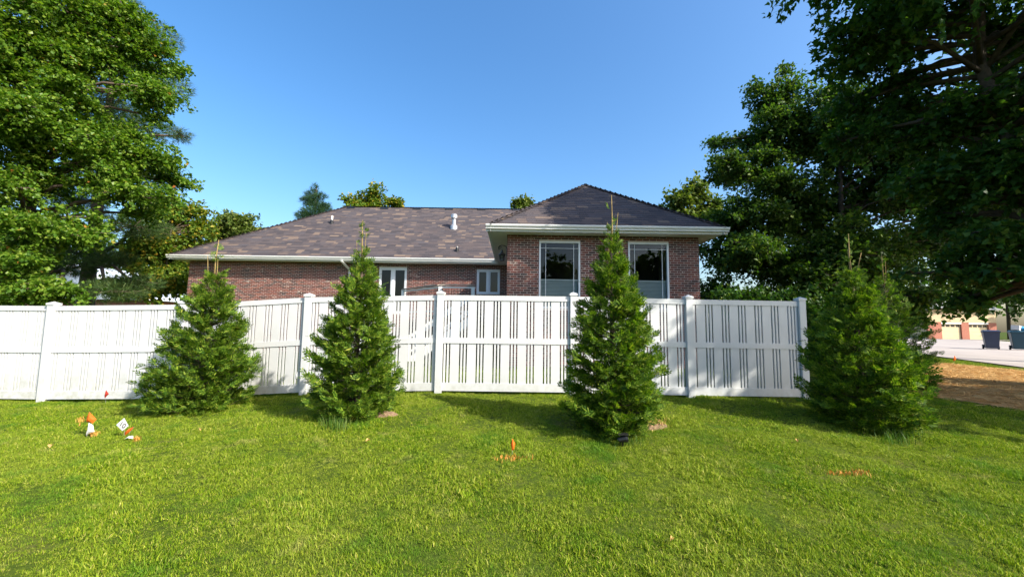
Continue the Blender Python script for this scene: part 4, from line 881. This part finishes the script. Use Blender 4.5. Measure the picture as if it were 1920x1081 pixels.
for px, py, s, lab in ((97, 843, .045, 'dry tan leaf lying left of the marker flags'), (1258, 1024, .02, 'pale fallen leaf in the near lawn right of centre'), (377, 812, .025, 'small fallen leaf below the bushy arborvitae'), (1497, 833, .03, 'fallen leaf on the lawn left of the wide arborvitae'), (688, 833, .03, 'fallen leaf below the soil mound')): leaf(px, py, s, lab)
# garden spotlight
g = hit(1168, 838); sp_ = empty('garden_spotlight', g); tag(sp_, 'small black garden spotlight on a stake before the tall arborvitae', 'spotlight')
MB().tube([(0, 0, -.05), (0, 0, .07)], [.006, .01], 8).build('stake', M['black'], sp_)
MB().tube([(-.05, .01, .075), (-.045, .01, .08), (.03, 0, .10), (.05, 0, .105)], [.028, .03, .045, .047], 12).build('lamp_head', M['black'], sp_)
MB().box(-.06, .06, -.045, .045, .145, .155).build('solar_panel', M['black'], sp_, bevel=.003)
# white tag caught in the fence
g = at(557, 703, 7.40); tg = MB().add([(-.02, 0, -.06), (.03, -.005, -.055), (.022, .004, .0), (.0, 0, .07), (-.022, -.004, .0)], [(0, 1, 2, 3, 4)]).build('white_tag', M['whiteflag']); tg.location = g; so_ = tg.modifiers.new('t', 'SOLIDIFY'); so_.thickness = .004
tag(tg, 'small white paper tag hanging low in a fence gap', 'tag')

# ------------------------------------------------------------------ right: house with garages, bins
M['tan'] = plain('tan_siding', (.52, .40, .24), .8, .06, 3); M['door'] = plain('tan_garage_door', (.55, .45, .27), .6, .04, 2); M['roofgrey'] = plain('grey_shingles', (.20, .21, .20), .9, .2, 8)
M['bin1'] = plain('blue_black_plastic', (.022, .038, .085), .4, .1, 5); M['bin2'] = plain('teal_plastic', (.010, .060, .095), .4, .1, 5); M['rubber'] = plain('rubber', (.02, .02, .02), .8, .1)
M['brick2'] = plain('distant_brick', (.34, .13, .085), .9, .3, 9)
GH = 52.0; gx = lambda px: at(px, 625, GH).x
gz = float(G(60, GH)); gh = empty('garage_house', (gx(1800), GH, gz)); tag(gh, 'tan and brick house with two garage doors across the road', 'house')
GI = (-gx(1800), -GH, -gz)
def gpart(mb, name, mat, parent=None):
    o = mb.build(name, mat, parent or gh)
    if parent is None: o.location = GI
    return o
x0, xa, xb, xc, xd2, x1 = gx(1741), gx(1766.5), gx(1804), gx(1818), gx(1855), gx(1870); zt = at(1800, 604, GH).z; zt2 = at(1800, 580, GH).z
for (p, q_) in ((x0, xa), (xb, xc), (xd2, x1)): gpart(MB().box(p, q_, GH, GH + .25, gz - .2, zt), 'brick_pier', M['brick2'])
for (p, q_) in ((xa, xb), (xc, xd2)):
    e = empty('garage_door'); e.parent = gh; e.location = GI; h = (zt - .22 - gz)
    for k in range(4):
        za, zb = gz + h * k / 4 + .008, gz + h * (k + 1) / 4 - .008
        if k < 3: MB().box(p + .02, q_ - .02, GH + .16, GH + .20, za, zb).build('door_panel', M['door'], e)
        else:
            wd = (q_ - p) / 4; mb = MB().box(p + .02, q_ - .02, GH + .16, GH + .20, za, za + .1).box(p + .02, q_ - .02, GH + .16, GH + .20, zb - .08, zb)
            for j in range(5): mb.box(max(p + .02, p + wd * j - .06), min(q_ - .02, p + wd * j + .06), GH + .16, GH + .20, za + .1, zb - .08)
            mb.build('door_panel', M['door'], e)
            for j in range(4): MB().box(p + wd * j + .06, p + wd * (j + 1) - .06, GH + .18, GH + .19, za + .1, zb - .08).build('pane', M['black'], e)
    gpart(MB().box(p, q_, GH - .01, GH + .2, zt - .22, zt - .02), 'door_header', M['pvc'])
sd_n = 6
for k in range(sd_n):
    za = zt + (zt2 - zt) * k / sd_n; gpart(MB().box(x0, x1, GH - .02 - .008, GH + .2, za + .003, za + (zt2 - zt) / sd_n - .003), 'siding_board', M['tan'])
gpart(MB().box(x0 + .1, x1 - .1, GH + .25, GH + 9, gz - .2, zt2), 'wall', M['tan'])
gpart(MB().prism([(x0 - .4, GH - .5, zt2), (x0 - .4, GH + 4.5, zt2 + 2.4), (x0 - .4, GH + 9.5, zt2), (x0 - .4, GH + 4.5, zt2 + .1)], (0, 0, 0), (x1 - x0 + .8, 0, 0)), 'roof', M['roofgrey'])
def wheelie_bin(px, py, Y, rz, mat, label):
    x = at(px, py, Y).x; z = at(px, py, Y).z; root = empty('wheelie_bin', (x, Y, z), rz); tag(root, label, 'trash bin', 'wheeled bins on the road'); z_ = float(G(x, Y)) + .03; root.location.z = z_
    b1, t1 = .235, .30
    MB().add([(-b1, -b1 - .02, .05), (b1, -b1 - .02, .05), (b1, b1, .05), (-b1, b1, .05), (-t1, -t1 - .05, .98), (t1, -t1 - .05, .98), (t1, t1 + .04, .98), (-t1, t1 + .04, .98)], BOXF.tolist()).build('body', mat, root, bevel=.02)
    MB().box(-t1 - .025, t1 + .025, -t1 - .075, t1 + .06, .93, .985).build('rim', mat, root, bevel=.01)
    MB().add([(-t1 - .03, -t1 - .1, .99), (t1 + .03, -t1 - .1, .99), (t1 + .03, t1 + .08, .99), (-t1 - .03, t1 + .08, .99), (-t1 + .02, -t1 - .02, 1.05), (t1 - .02, -t1 - .02, 1.05), (t1 - .02, t1 + .03, 1.07), (-t1 + .02, t1 + .03, 1.07)], BOXF.tolist()).build('lid', mat, root, bevel=.012)
    MB().tube([(-.24, t1 + .12, .97), (.24, t1 + .12, .97)], .018, 8).build('handle', mat, root)
    for s in (-1, 1):
        w_ = MB().tube([(s * .25, b1 + .03, .125), (s * .31, b1 + .03, .125)], .125, 18).build('wheel', M['rubber'], root); MB().tube([(s * .305, b1 + .03, .125), (s * .318, b1 + .03, .125)], .06, 12).build('hub', M['steel'], w_)
    for k in range(2): MB().box(-.12, .12, -.245 - .02 - .012 * k, -.2, .55 + .12 * k, .60 + .12 * k).build('grip_rib', mat, root)
    return root
wb1 = wheelie_bin(1860, 655, 22.2, -.75, M['bin1'], 'dark blue wheeled trash bin standing on the road')
wb2 = wheelie_bin(1912, 658, 21.8, -.75, M['bin2'], 'teal wheeled bin overfilled with boxes at the right edge')
bx_ = MB().box(-.19, .19, -.15, .15, 0, .26).build('cardboard_box', M['pvc'], bevel=.005); bx_.location = wb2.matrix_world.translation if False else wb2.location + Vector((-.12, -.02, 1.075)); bx_.rotation_euler = (.08, .12, .5); tag(bx_, 'white box sticking out of the overfilled teal bin', 'box')
bm_ = bmesh.new(); bmesh.ops.create_icosphere(bm_, subdivisions=3, radius=.2)
for vv in bm_.verts: vv.co *= 1 + .16 * math.sin(vv.co.x * 19 + vv.co.z * 11) * math.sin(vv.co.y * 17 + 1); vv.co.z *= .62
me = bpy.data.meshes.new('plastic_bag'); bm_.to_mesh(me); bm_.free(); M['bag'] = plain('blue_bag', (.04, .30, .60), .35, .1, 8)
bg_ = link('plastic_bag', me, M['bag']); bg_.location = wb2.location + Vector((.24, 0, 1.17)); tag(bg_, 'blue plastic bag on top of the teal bin', 'bag')

# ------------------------------------------------------------------ left: neighbour house glimpsed through the leaves
NY = 30.0; nh = empty('neighbour_house', (at(90, 560, NY).x, NY, float(G(-35, NY)))); tag(nh, 'pale roofed brick neighbour house glimpsed through the left trees', 'house')
NI = tuple(-nh.location)
M['paleroof'] = plain('pale_metal_roof', (.50, .56, .62), .5, .08, 2)
def npart(mb, name, mat):
    o = mb.build(name, mat, nh); o.location = NI
xl, xr, xp = at(-60, 560, NY).x, at(290, 560, NY).x, at(150, 500, NY).x; ze = at(290, 563, NY).z; zp = at(160, 502, NY).z
npart(MB().box(xl, xr - .5, NY, NY + 9, 0, ze), 'wall', M['brick2'])
npart(MB().prism([(xp, NY - .6, zp), (xr, NY - .6, ze - .1), (xr, NY - .6, ze + .1), (xp, NY - .6, zp + .22), (xp - (xr - xp), NY - .6, ze + .1), (xp - (xr - xp), NY - .6, ze - .1)], (0, 0, 0), (0, .2, 0)), 'rake_board', M['trim'])
npart(MB().add([(xp, NY - .4, zp), (xr - .3, NY - .4, ze), (xp - (xr - xp) + .3, NY - .4, ze)], [(0, 1, 2)]).add([(xp, NY - .1, zp), (xr - .3, NY - .1, ze), (xp - (xr - xp) + .3, NY - .1, ze)], [(0, 1, 2)]), 'gable', M['paleroof'])
npart(MB().prism([(xp, NY - .4, zp + .1), (xr, NY - .4, ze), (xr, NY - .4, ze + .15), (xp, NY - .4, zp + .25), (2 * xp - xr, NY - .4, ze + .15), (2 * xp - xr, NY - .4, ze)], (0, 0, 0), (0, 9, 0)), 'roof', M['paleroof'])
